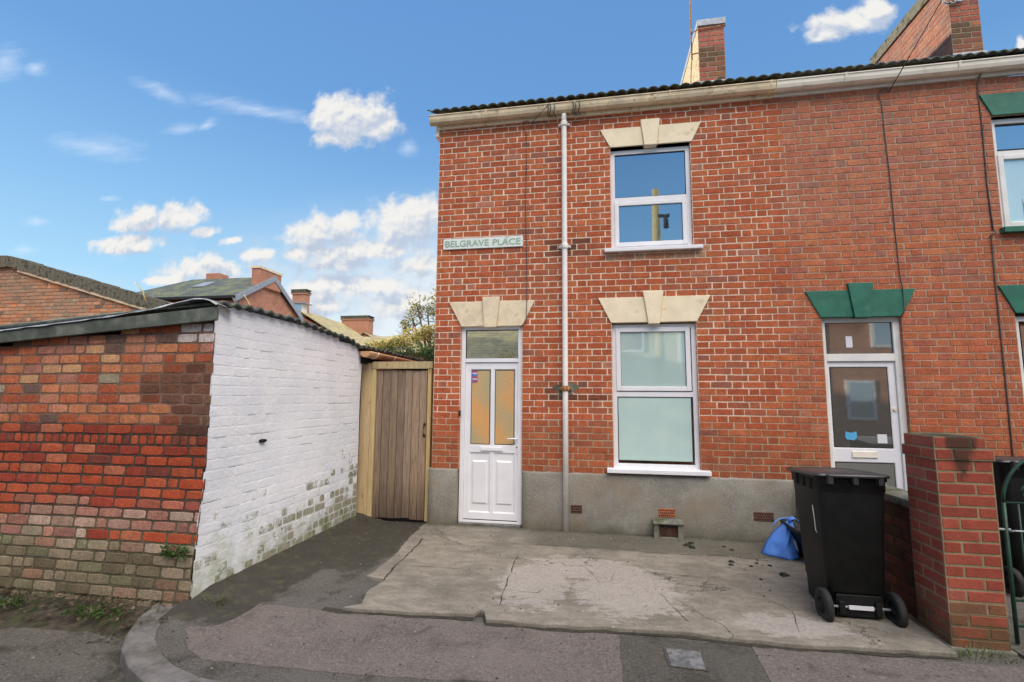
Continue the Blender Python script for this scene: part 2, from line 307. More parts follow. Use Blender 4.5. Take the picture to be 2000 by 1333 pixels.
def concrete():
    m, t, b = material('slab concrete'); oc = t.n('ShaderNodeTexCoord').outputs['Object']
    mp = t.n('ShaderNodeMapping'); t.put(mp.inputs[0], oc); mp.inputs['Scale'].default_value = (2.2, 4.2, 1)
    f = t.noise(mp.outputs[0], 2.2, 8, .72, .4); g = t.noise(oc, 1.3, 6, .65)
    c = t.mix(t.ramp(f, .3, .72), (.175, .158, .128), (.30, .27, .222))
    c = t.mix(t.ramp(g, .45, .68, 0, .6), c, (.10, .092, .075))
    s = t.n('ShaderNodeSeparateXYZ'); t.put(s.inputs[0], oc)
    # worn pale patch and the damp strip under the wall
    def blob(cx, cy, rx, ry, k=.9):
        a = t.n('ShaderNodeMapping'); a.vector_type = 'TEXTURE'; t.put(a.inputs[0], oc); a.inputs['Location'].default_value = (cx, cy, 0); a.inputs['Scale'].default_value = (rx, ry, 10)
        l = t.n('ShaderNodeVectorMath', operation='LENGTH'); t.put(l.inputs[0], a.outputs[0]); return t.m('SUBTRACT', 1, l.outputs['Value'])
    pk = t.m('MAXIMUM', t.m('MAXIMUM', blob(1.55, -1.75, .42, .72), blob(2.3, -1.75, .6, .75)), t.m('MAXIMUM', blob(1.95, -1.3, .7, .4), blob(3.4, -2.2, .5, .25)))
    pk = t.ramp(t.m('ADD', pk, t.m('MULTIPLY', t.m('SUBTRACT', t.noise(mp.outputs[0], 2.6, 9, .78), .5), 2.1)), .22, .34, 0, .62)
    c = t.mix(pk, c, t.mix(t.ramp(t.noise(oc, 40, 3, .7), .3, .7), (.33, .30, .275), (.45, .415, .385)))
    wet = t.m('MULTIPLY', t.ramp(t.m('ADD', s.outputs[1], t.m('MULTIPLY', t.m('SUBTRACT', t.noise(oc, 3, 5, .6), .5), .35)), -.74, -.64), t.ramp(s.outputs[0], 1.1, 1.5))
    c = t.mix(t.m('MULTIPLY', wet, .72), c, (.075, .07, .055))
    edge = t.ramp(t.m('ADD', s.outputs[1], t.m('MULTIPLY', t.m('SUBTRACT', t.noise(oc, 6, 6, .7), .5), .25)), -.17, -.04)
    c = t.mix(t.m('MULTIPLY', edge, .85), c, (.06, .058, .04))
    # crazing
    vo = t.n('ShaderNodeTexVoronoi'); vo.feature = 'DISTANCE_TO_EDGE'; t.put(vo.inputs['Vector'], t.vm('ADD', oc, t.vm('SCALE', t.noise(oc, 4, 5, .7, color=True)))); vo.inputs['Scale'].default_value = .75
    for nd in m.node_tree.nodes:
        if nd.type == 'VECT_MATH' and nd.operation == 'SCALE': nd.inputs['Scale'].default_value = .35
    cr = t.m('MULTIPLY', t.ramp(vo.outputs['Distance'], .0, .0045, .85, 0), t.ramp(t.noise(oc, .9, 2, .5), .5, .56))
    c = t.mix(cr, c, (.05, .045, .035))
    spk = t.ramp(t.noise(oc, 48, 4, .85), .55, .66, 0, .5); c = t.mix(spk, c, (.34, .32, .27)); spk = t.ramp(t.noise(oc, 42, 4, .85), .45, .35, 0, .5); c = t.mix(spk, c, (.07, .065, .05))
    t.put(b.inputs['Base Color'], c); b.inputs['Roughness'].default_value = .82; b.inputs['Specular IOR Level'].default_value = .3
    bp = t.n('ShaderNodeBump'); bp.inputs['Distance'].default_value = .006; bp.inputs['Strength'].default_value = .9
    t.put(bp.inputs['Height'], t.m('SUBTRACT', t.m('ADD', t.noise(oc, 60, 5, .7), f), t.m('MULTIPLY', cr, 1.5))); t.put(b.inputs['Normal'], bp.outputs[0]); return m
M_slab = concrete()
def render_mat():
    m, t, b = material('roughcast plinth'); oc = t.n('ShaderNodeTexCoord').outputs['Object']
    s = t.n('ShaderNodeSeparateXYZ'); t.put(s.inputs[0], t.n('ShaderNodeNewGeometry').outputs['Position'])
    c = t.mix(t.ramp(t.noise(oc, 2.5, 6, .65), .3, .7), (.20, .185, .155), (.29, .275, .24))
    c = t.mix(t.ramp(t.noise(oc, 62, 3, .8), .54, .66, 0, .6), c, (.46, .43, .37)); c = t.mix(t.ramp(t.noise(oc, 50, 4, .8), .46, .34, 0, .6), c, (.12, .105, .08))
    low = t.ramp(t.m('ADD', s.outputs[2], t.m('MULTIPLY', t.noise(oc, 4, 5, .7), .3)), .12, .36, .8, 0)
    c = t.mix(low, c, (.09, .08, .05))
    c = t.mix(t.ramp(t.noise(oc, 1.6, 5, .6), .45, .65, 0, .5), c, (.24, .175, .11))
    t.put(b.inputs['Base Color'], c); b.inputs['Roughness'].default_value = .9
    bp = t.n('ShaderNodeBump'); bp.inputs['Distance'].default_value = .006
    t.put(bp.inputs['Height'], t.noise(oc, 110, 4, .7)); t.put(b.inputs['Normal'], bp.outputs[0]); return m
M_plinth = render_mat()
M_stone = simple('cream painted stone', (.86, .73, .52), .7, .07, 5, .003, 40, col2=(.66, .53, .34), c2=(.56, .74), c2scale=7)
M_stone0 = simple('bare bath stone', (.77, .64, .45), .8, .14, 7, .004, 50, col2=(.48, .38, .22), c2=(.55, .75), c2scale=7)
M_green = simple('green gloss masonry paint', (.028, .150, .100), .5, .16, 7, .003, 45, col2=(.055, .19, .14), c2=(.56, .74), c2scale=9)
M_upvc = simple('white plastic', (.80, .79, .82), .35, .04, 3, .0006, 220, spec=.5)
M_upvc2 = simple('aged white plastic', (.76, .75, .73), .4, .08, 4, .0006, 120, spec=.5, col2=(.42, .38, .30), c2=(.6, .8), c2scale=9)
M_cream = simple('aged cream paint', (.88, .80, .64), .6, .1, 4, .001, 60, col2=(.55, .42, .26), c2=(.5, .72), c2scale=8)
M_iron = simple('stained tan cast iron', (.76, .62, .42), .6, .2, 5, .002, 50, col2=(.46, .33, .18), c2=(.52, .7), c2scale=10)
M_gutw = simple('white gutter', (.88, .80, .68), .5, .06, 3, .0005, 50, col2=(.62, .54, .43), c2=(.55, .75), c2scale=4)
M_pipe = simple('white painted iron pipe', (.84, .79, .74), .45, .06, 7, .001, 90, col2=(.42, .27, .12), c2=(.66, .74), c2scale=22)
M_rust = simple('rust', (.36, .15, .05), .85, .4, 30, .003, 70, col2=(.6, .5, .35), c2=(.55, .65), c2scale=30)
M_tile = simple('mossy roof sheet', (.07, .085, .08), .8, .3, 12, .004, 50, col2=(.14, .15, .10), c2=(.5, .65), c2scale=15)
M_slate = simple('weathered slate', (.13, .16, .13), .7, .18, 2, .01, 12, col2=(.20, .19, .08), c2=(.45, .6), c2scale=3)
M_lichen = simple('lichened roof tile', (.52, .44, .23), .85, .25, 6, .01, 14, col2=(.32, .28, .18), c2=(.5, .65), c2scale=4)
def roofmat(name, c1, c2, mort, col2):
    m = shaderbrick(name, c1, c2, mort, 1.6); t = NT(m.node_tree); b = m.node_tree.nodes['Principled BSDF']; oc = t.n('ShaderNodeTexCoord').outputs['Object']
    src = b.inputs['Base Color'].links[0].from_socket; t.put(b.inputs['Base Color'], t.mix(t.ramp(t.noise(oc, 1.6, 7, .7), .45, .62, 0, .75), src, col2)); return m
M_slate = roofmat('weathered slate', (.13, .15, .13), (.09, .11, .10), (.04, .045, .04), (.20, .21, .10)); M_lichen = roofmat('lichened roof tile', (.50, .42, .22), (.36, .31, .18), (.18, .15, .09), (.58, .48, .22))
M_lead = simple('lead', (.33, .36, .40), .5, .2, 12, .004, 30, metal=.2)
M_cover = simple('worn steel cover', (.13, .135, .14), .85, .3, 25, .003, 60, spec=.1, col2=(.19, .19, .19), c2=(.5, .6), c2scale=12)
M_zinc = simple('galvanised sheet', (.42, .43, .44), .5, .35, 7, .006, 14, metal=.25, col2=(.24, .13, .07), c2=(.55, .7))
M_fascia = simple('grimy dark fascia board', (.10, .115, .095), .8, .4, 5, .004, 40, col2=(.20, .20, .17), c2=(.5, .7))
M_black = simple('black bin plastic', (.009, .010, .010), .5, .25, 8, .0012, 120, spec=.28)
M_lidm = simple('greyed black lid plastic', (.034, .034, .037), .36, .25, 7, .0006, 160, spec=.6)
M_rubber = simple('tyre rubber', (.02, .02, .019), .75, .3, 12, .001, 80)
M_blue = simple('blue woven polypropylene', (.10, .26, .72), .5, .08, 10, .0012, 130, spec=.4)
M_greeniron = simple('green painted iron', (.015, .06, .04), .5, .3, 20, .001, 80)
M_dark = simple('black void', (.008, .008, .008), .9, 0)
M_blackiron = simple('black iron', (.02, .02, .022), .85, .2, 20)
M_terra = simple('terracotta', (.38, .13, .06), .85, .2, 20, .002, 80)
M_terrad = simple('sooty terracotta', (.13, .06, .045), .85, .3, 20, .002, 80)
M_kerb = simple('granite kerb', (.155, .148, .14), .75, .2, 14, .004, 45, col2=(.085, .078, .062), c2=(.5, .7))
M_cap = simple('mossy concrete coping', (.17, .17, .14), .9, .3, 6, .008, 40, col2=(.07, .075, .04), c2=(.45, .65))
M_cap2 = simple('lichened stone coping', (.20, .19, .15), .95, .45, 9, .02, 20, col2=(.07, .07, .045), c2=(.45, .6), c2scale=9)
M_wire = simple('grey cable', (.10, .085, .08), .6, 0)
M_brown = simple('brown gutter plastic', (.58, .33, .18), .4, .15, 6, spec=.5, col2=(.40, .34, .30), c2=(.5, .65))
M_stem = simple('bark', (.14, .10, .06), .9, .3, 20, .004, 40)
M_straw = simple('dry stem', (.5, .38, .18), .8, .2, 20)
def wood(name, c1, c2, dark, sx, knots=0, rough=.75, grime=0):
    m, t, b = material(name); oc = t.n('ShaderNodeTexCoord').outputs['Object']
    mp = t.n('ShaderNodeMapping'); t.put(mp.inputs[0], oc); mp.inputs['Scale'].default_value = (sx, sx, 1.2)
    f = t.noise(mp.outputs[0], 3, 7, .65, .8)
    c = t.mix(t.ramp(f, .3, .7), c1, c2)
    at = t.n('ShaderNodeAttribute'); at.attribute_name = 'Col'
    c = t.mix(1.0, c, at.outputs['Color'], 'MULTIPLY')
    if knots:
        k = t.n('ShaderNodeTexVoronoi'); mk = t.n('ShaderNodeMapping'); t.put(mk.inputs[0], oc); mk.inputs['Scale'].default_value = (7, 7, 2.4); t.put(k.inputs['Vector'], mk.outputs[0]); k.inputs['Scale'].default_value = 1
        c = t.mix(t.ramp(k.outputs['Distance'], .05, .14, .8, 0), c, dark)
    c = t.mix(t.ramp(t.noise(mp.outputs[0], 1.2, 6, .7), .55, .75, 0, .7), c, dark)
    if grime:
        s = t.n('ShaderNodeSeparateXYZ'); t.put(s.inputs[0], oc)
        g = t.ramp(t.m('ADD', s.outputs[2], t.m('MULTIPLY', t.noise(mp.outputs[0], 2, 6, .7), .9)), .3, 1.1, .75, 0)
        c = t.mix(g, c, (.05, .035, .02))
    t.put(b.inputs['Base Color'], c); b.inputs['Roughness'].default_value = rough
    bp = t.n('ShaderNodeBump'); bp.inputs['Distance'].default_value = .003; t.put(bp.inputs['Height'], f); t.put(b.inputs['Normal'], bp.outputs[0]); return m
M_newwood = wood('new softwood', (.54, .38, .19), (.70, .53, .31), (.28, .15, .06), 14, 1)
M_oldwood = wood('weathered softwood boards', (.19, .13, .09), (.36, .265, .19), (.07, .05, .035), 22, 0, grime=1)
def glass(name, base, refl=.35, rough=.02, tint=(.8, .9, 1), bump=0, base2=None, bsc=3):
    m, t, b = material(name); oc = t.n('ShaderNodeTexCoord').outputs['Object']
    c = t.mix(t.ramp(t.noise(oc, bsc, 3, .5), .35, .65), base, base2 or base)
    if bump: c = t.mix(t.ramp(t.noise(oc, 70, 3, .8), .35, .65, .0, .3), c, tuple(x * .55 for x in base))
    t.put(b.inputs['Base Color'], c); b.inputs['Roughness'].default_value = .6; b.inputs['Specular IOR Level'].default_value = .2
    g = t.n('ShaderNodeBsdfGlossy'); g.inputs['Color'].default_value = (*tint, 1); g.inputs['Roughness'].default_value = rough
    bp = t.n('ShaderNodeBump'); bp.inputs['Distance'].default_value = bump or .0008; bp.inputs['Strength'].default_value = 1 if bump else .25
    t.put(bp.inputs['Height'], t.noise(oc, 55 if bump else 3, 4, .7)); t.put(g.inputs['Normal'], bp.outputs[0])
    mx = t.n('ShaderNodeMixShader'); lw = t.n('ShaderNodeLayerWeight'); lw.inputs[0].default_value = .25
    t.put(mx.inputs[0], t.m('ADD', t.m('MULTIPLY', lw.outputs['Facing'], .5), refl, clamp=True))
    t.put(mx.inputs[1], b.outputs[0]); t.put(mx.inputs[2], g.outputs[0])
    t.put(m.node_tree.nodes['Material Output'].inputs[0], mx.outputs[0]); return m
M_glup = glass('upper pane glass', (.02, .03, .04), .55, tint=(.75, .9, 1))
M_glow = glass('pane glass over pale blind', (.50, .66, .62), .10, base2=(.56, .71, .66))
M_glow2 = glass('pane glass over pale blind reflecting', (.48, .64, .61), .28, base2=(.52, .68, .64))
M_gltr = glass('transom glass', (.04, .04, .03), .55)
M_glob = glass('obscured amber door glass', (.50, .40, .20), .10, .3, bump=.004, base2=(.78, .38, .11), bsc=1.7)
M_glnb = glass('neighbour door glass', (.085, .085, .075), .34, .03, tint=(.75, .85, .85))
M_glnb2 = glass('neighbour frosted glass', (.20, .20, .17), .12, .3, bump=.003)
M_glfar = glass('far pane glass', (.10, .16, .20), .5)
def leafmat(name, a, bcol):
    m, t, b = material(name); oi = t.n('ShaderNodeAttribute'); oi.attribute_name = 'Col'
    c = t.mix(1.0, (1, 1, 1), oi.outputs['Color'], 'MULTIPLY'); t.put(b.inputs['Base Color'], c); b.inputs['Roughness'].default_value = .6
    tr = t.n('ShaderNodeBsdfTranslucent'); t.put(tr.inputs[0], c); mx = t.n('ShaderNodeMixShader'); mx.inputs[0].default_value = .5
    t.put(mx.inputs[1], b.outputs[0]); t.put(mx.inputs[2], tr.outputs[0]); t.put(m.node_tree.nodes['Material Output'].inputs[0], mx.outputs[0]); return m
M_leaf = leafmat('leaf', 0, 0)
M_sticker_b = simple('blue sticker', (.12, .20, .55), .5, 0); M_sticker_r = simple('red sticker', (.55, .05, .07), .5, 0); M_sticker_w = simple('white sticker', (.72, .72, .76), .5, 0)
M_sticker_c = simple('cyan sticker', (.10, .42, .70), .5, 0)
M_sign = simple('white enamel sign', (.72, .77, .74), .4, .06, 8, col2=(.5, .56, .52), c2=(.55, .75)); M_letter = simple('faded green lettering', (.30, .43, .31), .5, .15, 30)

# ================================================================== ground
mb = MB(); mb.face([(-400, -400, -.10), (400, -400, -.10), (400, 600, -.10), (-400, 600, -.10)]); structure(mb.build('road', M_road))
kerb_out = [(-1.36, -2.50), (-1.31, -2.66), (-1.22, -2.87), (-1.06, -3.11), (-.94, -3.25), (-.69, -3.43), (-.49, -3.53), (-.2, -3.62), (.2, -3.66), (12, -3.70)]
kerb_in = [(-1.15, -2.50), (-1.10, -2.62), (-1.03, -2.83), (-.90, -3.03), (-.80, -3.14), (-.60, -3.29), (-.42, -3.39), (-.17, -3.47), (.2, -3.51), (12, -3.55)]
mb = MB()
mb.prism([(p[0], p[1]) for p in kerb_in] + [(12, .3), (-1.15, .3)], -.12, 0, 'z'); structure(mb.build('pavement', M_pave))
groups = [(0, 3), (3, 8), (8, 9)]
def lerp(a, b, t): return (a[0] + (b[0] - a[0]) * t, a[1] + (b[1] - a[1]) * t)
segs = []
segs.append(list(range(0, 4))); segs.append(list(range(3, 8)))
mb = MB()
def kerbstone(outp, inp):
    n = len(outp); vs = []
    for o_, i_ in zip(outp, inp):
        vs += [(o_[0], o_[1], -.12), (o_[0], o_[1], -.012), lerp(o_, i_, .12) + (.006,), i_ + (.006,), i_ + (-.1,)]
    fs = [(i * 5 + k, (i + 1) * 5 + k, (i + 1) * 5 + k + 1, i * 5 + k + 1) for i in range(n - 1) for k in range(4)]
    fs += [(0, 1, 2, 3, 4), tuple((n - 1) * 5 + k for k in (4, 3, 2, 1, 0))]
    mb.mesh(vs, fs)
def shrink(seq): # leave a 6 mm joint at the end
    s = list(seq); s[-1] = lerp(s[-2], s[-1], .97); return s
kerbstone(shrink(kerb_out[:4]), shrink(kerb_in[:4])); kerbstone(shrink(kerb_out[3:8]), shrink(kerb_in[3:8]))
kerbstone(shrink(kerb_out[7:9]), shrink(kerb_in[7:9]))
x = .2
while x < 11: kerbstone([(x, -3.66), (x + .893, -3.662)], [(x, -3.51), (x + .893, -3.512)]); x += .9
structure(mb.build('kerb', M_kerb, bevel=.006))
def jag(pts, amp, n=6, seed=0):
    rnd = random.Random(seed); out = []
    for i in range(len(pts) - 1):
        a, b = Vector(pts[i]), Vector(pts[i + 1]); m = max(1, int((b - a).length / .07))
        for k in range(m):
            p = a.lerp(b, k / m); out.append((p.x + rnd.uniform(-amp, amp), p.y + rnd.uniform(-amp, amp)) if k else (p.x, p.y))
    out.append(tuple(pts[-1])); return out
mb = MB(); mb.prism(jag([(-.88, -2.75), (-.95, -2.62), (-.6, -2.50), (.15, -2.53), (1.2, -2.50), (2.21, -2.50), (2.207, -3.19), (1.48, -3.21), (.70, -3.28), (-.30, -3.30), (-.49, -3.21), (-.80, -2.90)], .008, seed=1), -.05, .004, 'z')
structure(mb.build('pavement_patch', M_pave2))
mb = MB(); mb.prism(jag([(3.06, -2.5), (6, -2.45), (12, -2.45), (12, -3.4), (3.03, -3.35)], .006, seed=2), -.05, .004, 'z'); structure(mb.build('pavement_patch', M_pave2))
mb = MB(); mb.prism(jag([(2.214, -2.50), (3.055, -2.50), (3.025, -3.35), (2.21, -3.35)], .006, seed=3), -.05, .003, 'z'); structure(mb.build('pavement_trench', M_pave3))
# concrete forecourt slab, broken front edge
left = [(-.06, .02), (-.034, -.44), (.005, -.85), (.072, -1.28), (.07, -1.63), (.057, -1.86), (.27, -1.91), (.22, -2.13), (.29, -2.42), (.18, -2.50)]
frontp = [(.63, -2.485), (1.18, -2.43), (1.205, -2.35), (1.24, -2.37), (1.285, -2.50), (1.69, -2.505), (2.05, -2.465), (2.3, -2.45), (2.63, -2.425), (2.98, -2.465), (3.35, -2.478), (3.79, -2.435), (4.3, -2.41)]
outl = jag(left + frontp, .012, seed=4) + [(4.3, .02)]
mb = MB(); mb.prism(outl, -.03, .032, 'z'); structure(mb.build('concrete_forecourt', M_slab, bevel=.008))
mb = MB(); rc_ = random.Random(11)
for wd, pts in [(.012, [(.151, -.676), (.182, -.979), (.206, -1.348), (.206, -1.574), (.235, -1.801), (.25, -1.93)]), (.004, [(.176, -.712), (.481, -.711), (.933, -.679), (1.296, -.664)]), (.005, [(.285, -1.544), (.585, -1.543), (.856, -1.546)]), (.006, [(1.286, -1.055), (1.289, -1.433), (1.311, -1.929), (1.336, -2.254)]), (.004, [(1.315, -1.951), (1.591, -1.963), (1.631, -1.868)]), (.003, [(2.221, -1.32), (2.191, -1.584), (2.082, -1.641), (1.99, -1.338)]), (.003, [(2.572, -1.795), (2.649, -2.077), (2.706, -2.282)]), (.008, [(1.436, -.674), (2.138, -.627), (2.751, -.715), (3.354, -.663), (3.71, -.752)]), (.003, [(3.0, -1.5), (3.35, -1.62), (3.5, -1.95), (3.42, -2.3)])]:
    q = jag(pts, .008, seed=rc_.randint(0, 999)); ww = [wd * rc_.uniform(.2, 1.1) for _ in q]
    for i in range(len(q) - 1):
        a, b = Vector(q[i]), Vector(q[i + 1]); n_ = Vector((-(b - a).y, (b - a).x)).normalized()
        mb.face([(a.x - n_.x * ww[i], a.y - n_.y * ww[i], .0333), (b.x - n_.x * ww[i + 1], b.y - n_.y * ww[i + 1], .0333), (b.x + n_.x * ww[i + 1], b.y + n_.y * ww[i + 1], .0333), (a.x + n_.x * ww[i], a.y + n_.y * ww[i], .0333)])
q = jag([(.02, -2.50)] + [(.18, -2.515)] + [(x_, y_ - .012) for x_, y_ in frontp], .012, seed=21)  # dark ribbon paints earth and the shadow gap along the slab's front edge
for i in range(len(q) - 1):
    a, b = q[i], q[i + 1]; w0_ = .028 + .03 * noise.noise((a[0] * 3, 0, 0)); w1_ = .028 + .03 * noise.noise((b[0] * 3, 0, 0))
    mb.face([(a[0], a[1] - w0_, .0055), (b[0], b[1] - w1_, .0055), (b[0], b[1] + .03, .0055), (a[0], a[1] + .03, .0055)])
structure(mb.build('slab_cracks_edge_shade', simple('crack dirt and edge shade', (.04, .036, .026), .95, .4, 30)))
mb = MB(); mb.prism([(4.7, -2.6), (12, -2.6), (12, 0.02), (4.55, 0.02), (4.55, -1.8), (4.7, -1.8)], -.03, .02, 'z'); structure(mb.build('front_yard', M_pave))

# ================================================================== brickwork
def jit(c, a):
    k = 1 + random.uniform(-a, a); return (c[0] * k, c[1] * k, c[2] * k)
def mixc(a, b, t): return tuple(a[i] + (b[i] - a[i]) * t for i in range(3))
def pick(lst):
    t = random.random() * sum(w for w, _ in lst)
    for w_, c in lst:
        t -= w_
        if t <= 0: return c
    return lst[-1][1]
def lay(dst, u0, u1, z0, z1, W3, col, relief, joint, j, sub=1, sag=None):
    """one brick: dst(u,z)->MB ; W3(u,z,d)->point ; outer ring on the mortar, face ring proud of it"""
    g = joint / 2; a, b, c, d = u0 + g, u1 - g, z0 + g, z1 - g; i = min(.0045, (b - a) * .15)
    J = lambda: random.uniform(-j, j)
    if sub == 1:
        q = [(a + J(), c + J()), (b + J(), c + J()), (b + J(), d + J()), (a + J(), d + J())]
        s = [(1, 1), (-1, 1), (-1, -1), (1, -1)]; rl = [relief + J() * .4 for _ in q]
        vs = [W3(p[0], p[1], -.002) for p in q] + [W3(p[0] + k[0] * i, p[1] + k[1] * i, r_) for p, k, r_ in zip(q, s, rl)]
        dst.mesh(vs, [(4, 5, 6, 7), (0, 1, 5, 4), (1, 2, 6, 5), (2, 3, 7, 6), (3, 0, 4, 7)], col); return
    nu = max(2, int((b - a) / .055)); nv = 2; vs = []; rings = []
    tilt = random.uniform(-.5, .5) * relief * .5
    for jv in range(nv + 3):
        for iu in range(nu + 3):
            fu = min(max((iu - 1) / nu, 0), 1); fv = min(max((jv - 1) / nv, 0), 1)
            out = iu in (0, nu + 2) or jv in (0, nv + 2)
            u = a + (b - a) * fu; z = c + (d - c) * fv
            if not out:
                u += (i * 1.5 if fu == 0 else -i * 1.5 if fu == 1 else 0); z += (i if fv == 0 else -i if fv == 1 else 0)
            corner = (fu in (0, 1)) and (fv in (0, 1))
            dd = -.004 if out else relief * (.72 if corner else .9 if (fu in (0, 1) or fv in (0, 1)) else 1.0) + J() * .45 + tilt * (fu - .5)
            if corner: u += (i if fu == 0 else -i) * .8; z += (i if fv == 0 else -i) * .8
            vs.append(W3(u + J() * .5, z + J() * .5, dd))
    n = nu + 3
    dst.mesh(vs, [(y * n + x_, y * n + x_ + 1, (y + 1) * n + x_ + 1, (y + 1) * n + x_) for y in range(1, nv + 1) for x_ in range(1, nu + 1)], col, 0, True)
    dst.mesh(vs, [(y * n + x_, y * n + x_ + 1, (y + 1) * n + x_ + 1, (y + 1) * n + x_) for y in range(nv + 2) for x_ in range(nu + 2) if y in (0, nv + 1) or x_ in (0, nu + 1)], col, 0, False)
def subtract(a, b, holes):
    s = [(a, b)]
    for h0, h1 in holes:
        n = []
        for p, q in s:
            if h1 <= p or h0 >= q: n.append((p, q))
            else:
                if h0 > p: n.append((p, h0))
                if h1 < q: n.append((h1, q))
        s = n
    return s

H = .1193; CO = .079; PT = .70
OPEN = [(.355, 1.155, 0, 2.52), (2.27, 3.26, .76, 2.53), (2.285, 3.262, 3.44, 4.79), (4.64, 5.46, 0, 2.56), (6.56, 7.56, .76, 2.56), (6.535, 7.56, 3.46, 4.82)]
SPLIT = 4.25; XEND = 9.0
RED1 = [(6, (.45, .115, .048)), (4, (.41, .098, .042)), (3, (.47, .135, .055)), (2, (.38, .115, .06)), (.35, (.29, .10, .065)), (.4, (.42, .16, .10))]
RED2 = [(6, (.46, .148, .072)), (4, (.43, .130, .064)), (2, (.49, .175, .082)), (2, (.37, .13, .09)), (.6, (.30, .14, .10))]
def bcol(u, z, left):
    c = jit(pick(RED1) if left else mixc(pick(RED1), pick(RED2), min(1, max(.35, z / 4))), .08)
    n = noise.noise((u * .9, z * .9, 3.3))
    if n > .2: c = mixc(c, (.38, .13, .068), min(.4, (n - .2) * 1.6))
    if 2.2 < u < 3.4 and 3.24 < z < 3.42: c = mixc(c, (.46, .32, .20), random.uniform(.2, .7))
    if 1.40 < u < 1.98 and (3.36 < z < 3.55 or 1.55 < z < 1.78): c = mixc(c, (.07, .04, .03), random.uniform(.2, .85))
    if 2.2 < u < 3.4 and 3.9 < z < 4.8: pass
    if z < 1.3: c = mixc(c, (.22, .075, .04), .55 * min(1, (1.3 - z) / .4) * random.uniform(.4, 1))
    if not left and z > 3.6: c = mixc(c, (.40, .17, .12), .3)
    return c
def mcol(u, z, left):
    c = (.73, .59, .455) if left else (.42, .29, .21)
    c = mixc((.73, .59, .455), (.42, .29, .21), min(1, max(0, (u - 3.9 + .35 * noise.noise((u, z * 1.5, 0))) / .5))) if z > 1.3 else c
    if z < 1.35: c = mixc(c, (.32, .24, .14), min(.8, (1.35 - z) * 6))
    return jit(c, .08)
def lintel_cut(z):
    out = []
    return out
mbL, mbR = MB(), MB()
FW = lambda u, z, d: (u, -d, z)
nrow = 58
for k in range(nrow):
    z0 = PT + k * CO; z1 = min(z0 + CO, 5.30); zc = (z0 + z1) / 2
    holes = [(a, b) for a, b, c, d in OPEN if c < zc < d]
    wav = lambda u, k=k: .0035 * noise.noise((u * .8, k * .7, 1))
    for p, q in subtract(0, XEND, holes):
        cuts = []; n = int(p / (3 * H)) - 1
        while 3 * H * n < q + 1:
            base = 3 * H * n + (1.5 * H if k % 2 else 0)
            cuts += [base, base + 2 * H]; n += 1
        cuts = [c for c in cuts if p + .035 < c < q - .035]
        if k % 2 and p < cuts[0] - 1.2 * H if cuts else False: cuts = [p + H] + cuts
        B = [p] + sorted(cuts) + [q]
        for a, b in zip(B, B[1:]):
            a_ = a + (random.uniform(-.004, .004) if a != p else 0)
            left = (a + b) / 2 < SPLIT
            lay(mbL if left else mbR, a_, b, z0, z1, lambda u, z, d: (u, -d, z + wav(u)), bcol(a, z0, left), random.uniform(.003, .006), random.uniform(.0065, .0115), .0021)
        # mortar bed
        m = max(1, int((q - p) / .12))
        for i in range(m):
            a, b = p + (q - p) * i / m, p + (q - p) * (i + 1) / m; left = (a + b) / 2 < SPLIT
            (mbL if left else mbR).face([(a, 0, z0), (b, 0, z0), (b, 0, z1), (a, 0, z1)], mcol(a, z0, left))
for a, b, c, d in OPEN:                            # reveals
    z = max(c, PT); k = 0
    while z < d - .01:
        zt = min(z + CO, d)
        for x_, s in ((a, 1), (b, -1)):
            left = x_ < SPLIT; mb_ = mbL if left else mbR
            mb_.face([(x_, 0, z), (x_, .13, z), (x_, .13, zt - .01), (x_, 0, zt - .01)], bcol(x_, z, left)); mb_.face([(x_, 0, zt - .01), (x_, .13, zt - .01), (x_, .13, zt), (x_, 0, zt)], mcol(x_, z, left))
        z = zt
    if True: (mbL if a < SPLIT else mbR).face([(a, 0, d), (b, 0, d), (b, .13, d), (a, .13, d)], (.5, .4, .3))

house = thing('brick_house', (2.1, 3, 0), 'end terrace red brick house with cream lintels, white front door and two windows', 'house')
neigh = thing('brick_house', (6.6, 3, 0), 'attached red brick house with green painted lintels behind the bins', 'house')
fw1 = mbL.build('front_wall', M_brick, house, fix=False); mbR.build('front_wall', M_brick, neigh, fix=False)
def tz(x, z): return z + .009 * x
def gable_body(x0, x1, nm, par):
    mb = MB(); mb.prism([(.14, -.09), (5.9, -.09), (5.9, 5.27), (3, 6.74), (.14, 5.31)], x0, x1, 'x'); mb.build(nm, M_farbrick, par)
gable_body(.02, 4.245, 'rear_wall', house); gable_body(4.255, XEND, 'rear_wall', neigh)
mb = MB(); mb.box(.0, .02, .001, 5.9, .02, 5.25); mb.build('side_wall', M_farbrick, house)
# plinth
def plinth(par, spans, x_end=None):
    mb = MB()
    for a, b in spans:
        def top(u): return PT + .012 * noise.noise((u * 3, 0, 5))
        n = max(2, int((b - a) / .08)); prof = []
        for i in range(n + 1):
            u = a + (b - a) * i / n; w_ = .004 * noise.noise((u * 5, 2, 0)); e = .012 * noise.noise((u * 9, 7, 0))
            prof.append([(u, -.032 + w_, -.1), (u, -.030 + w_, .25), (u, -.028 + w_, PT - .02 + e), (u, -.018, PT + .006 + e), (u, .12, PT + .008)])
        vs = [p for r_ in prof for p in r_]
        mb.mesh(vs, [(i * 5 + k, (i + 1) * 5 + k, (i + 1) * 5 + k + 1, i * 5 + k + 1) for i in range(n) for k in range(4)], None, 0, True)
        mb.mesh(prof[0] + [(a, .12, -.1)], [(0, 1, 2, 3, 4, 5)]); mb.mesh(prof[-1] + [(b, .12, -.1)], [(5, 4, 3, 2, 1, 0)])
    return mb.build('plinth', M_plinth, par)
plinth(house, [(-.03, .345), (1.165, 4.245)]); plinth(neigh, [(4.255, 4.63), (5.47, XEND)])
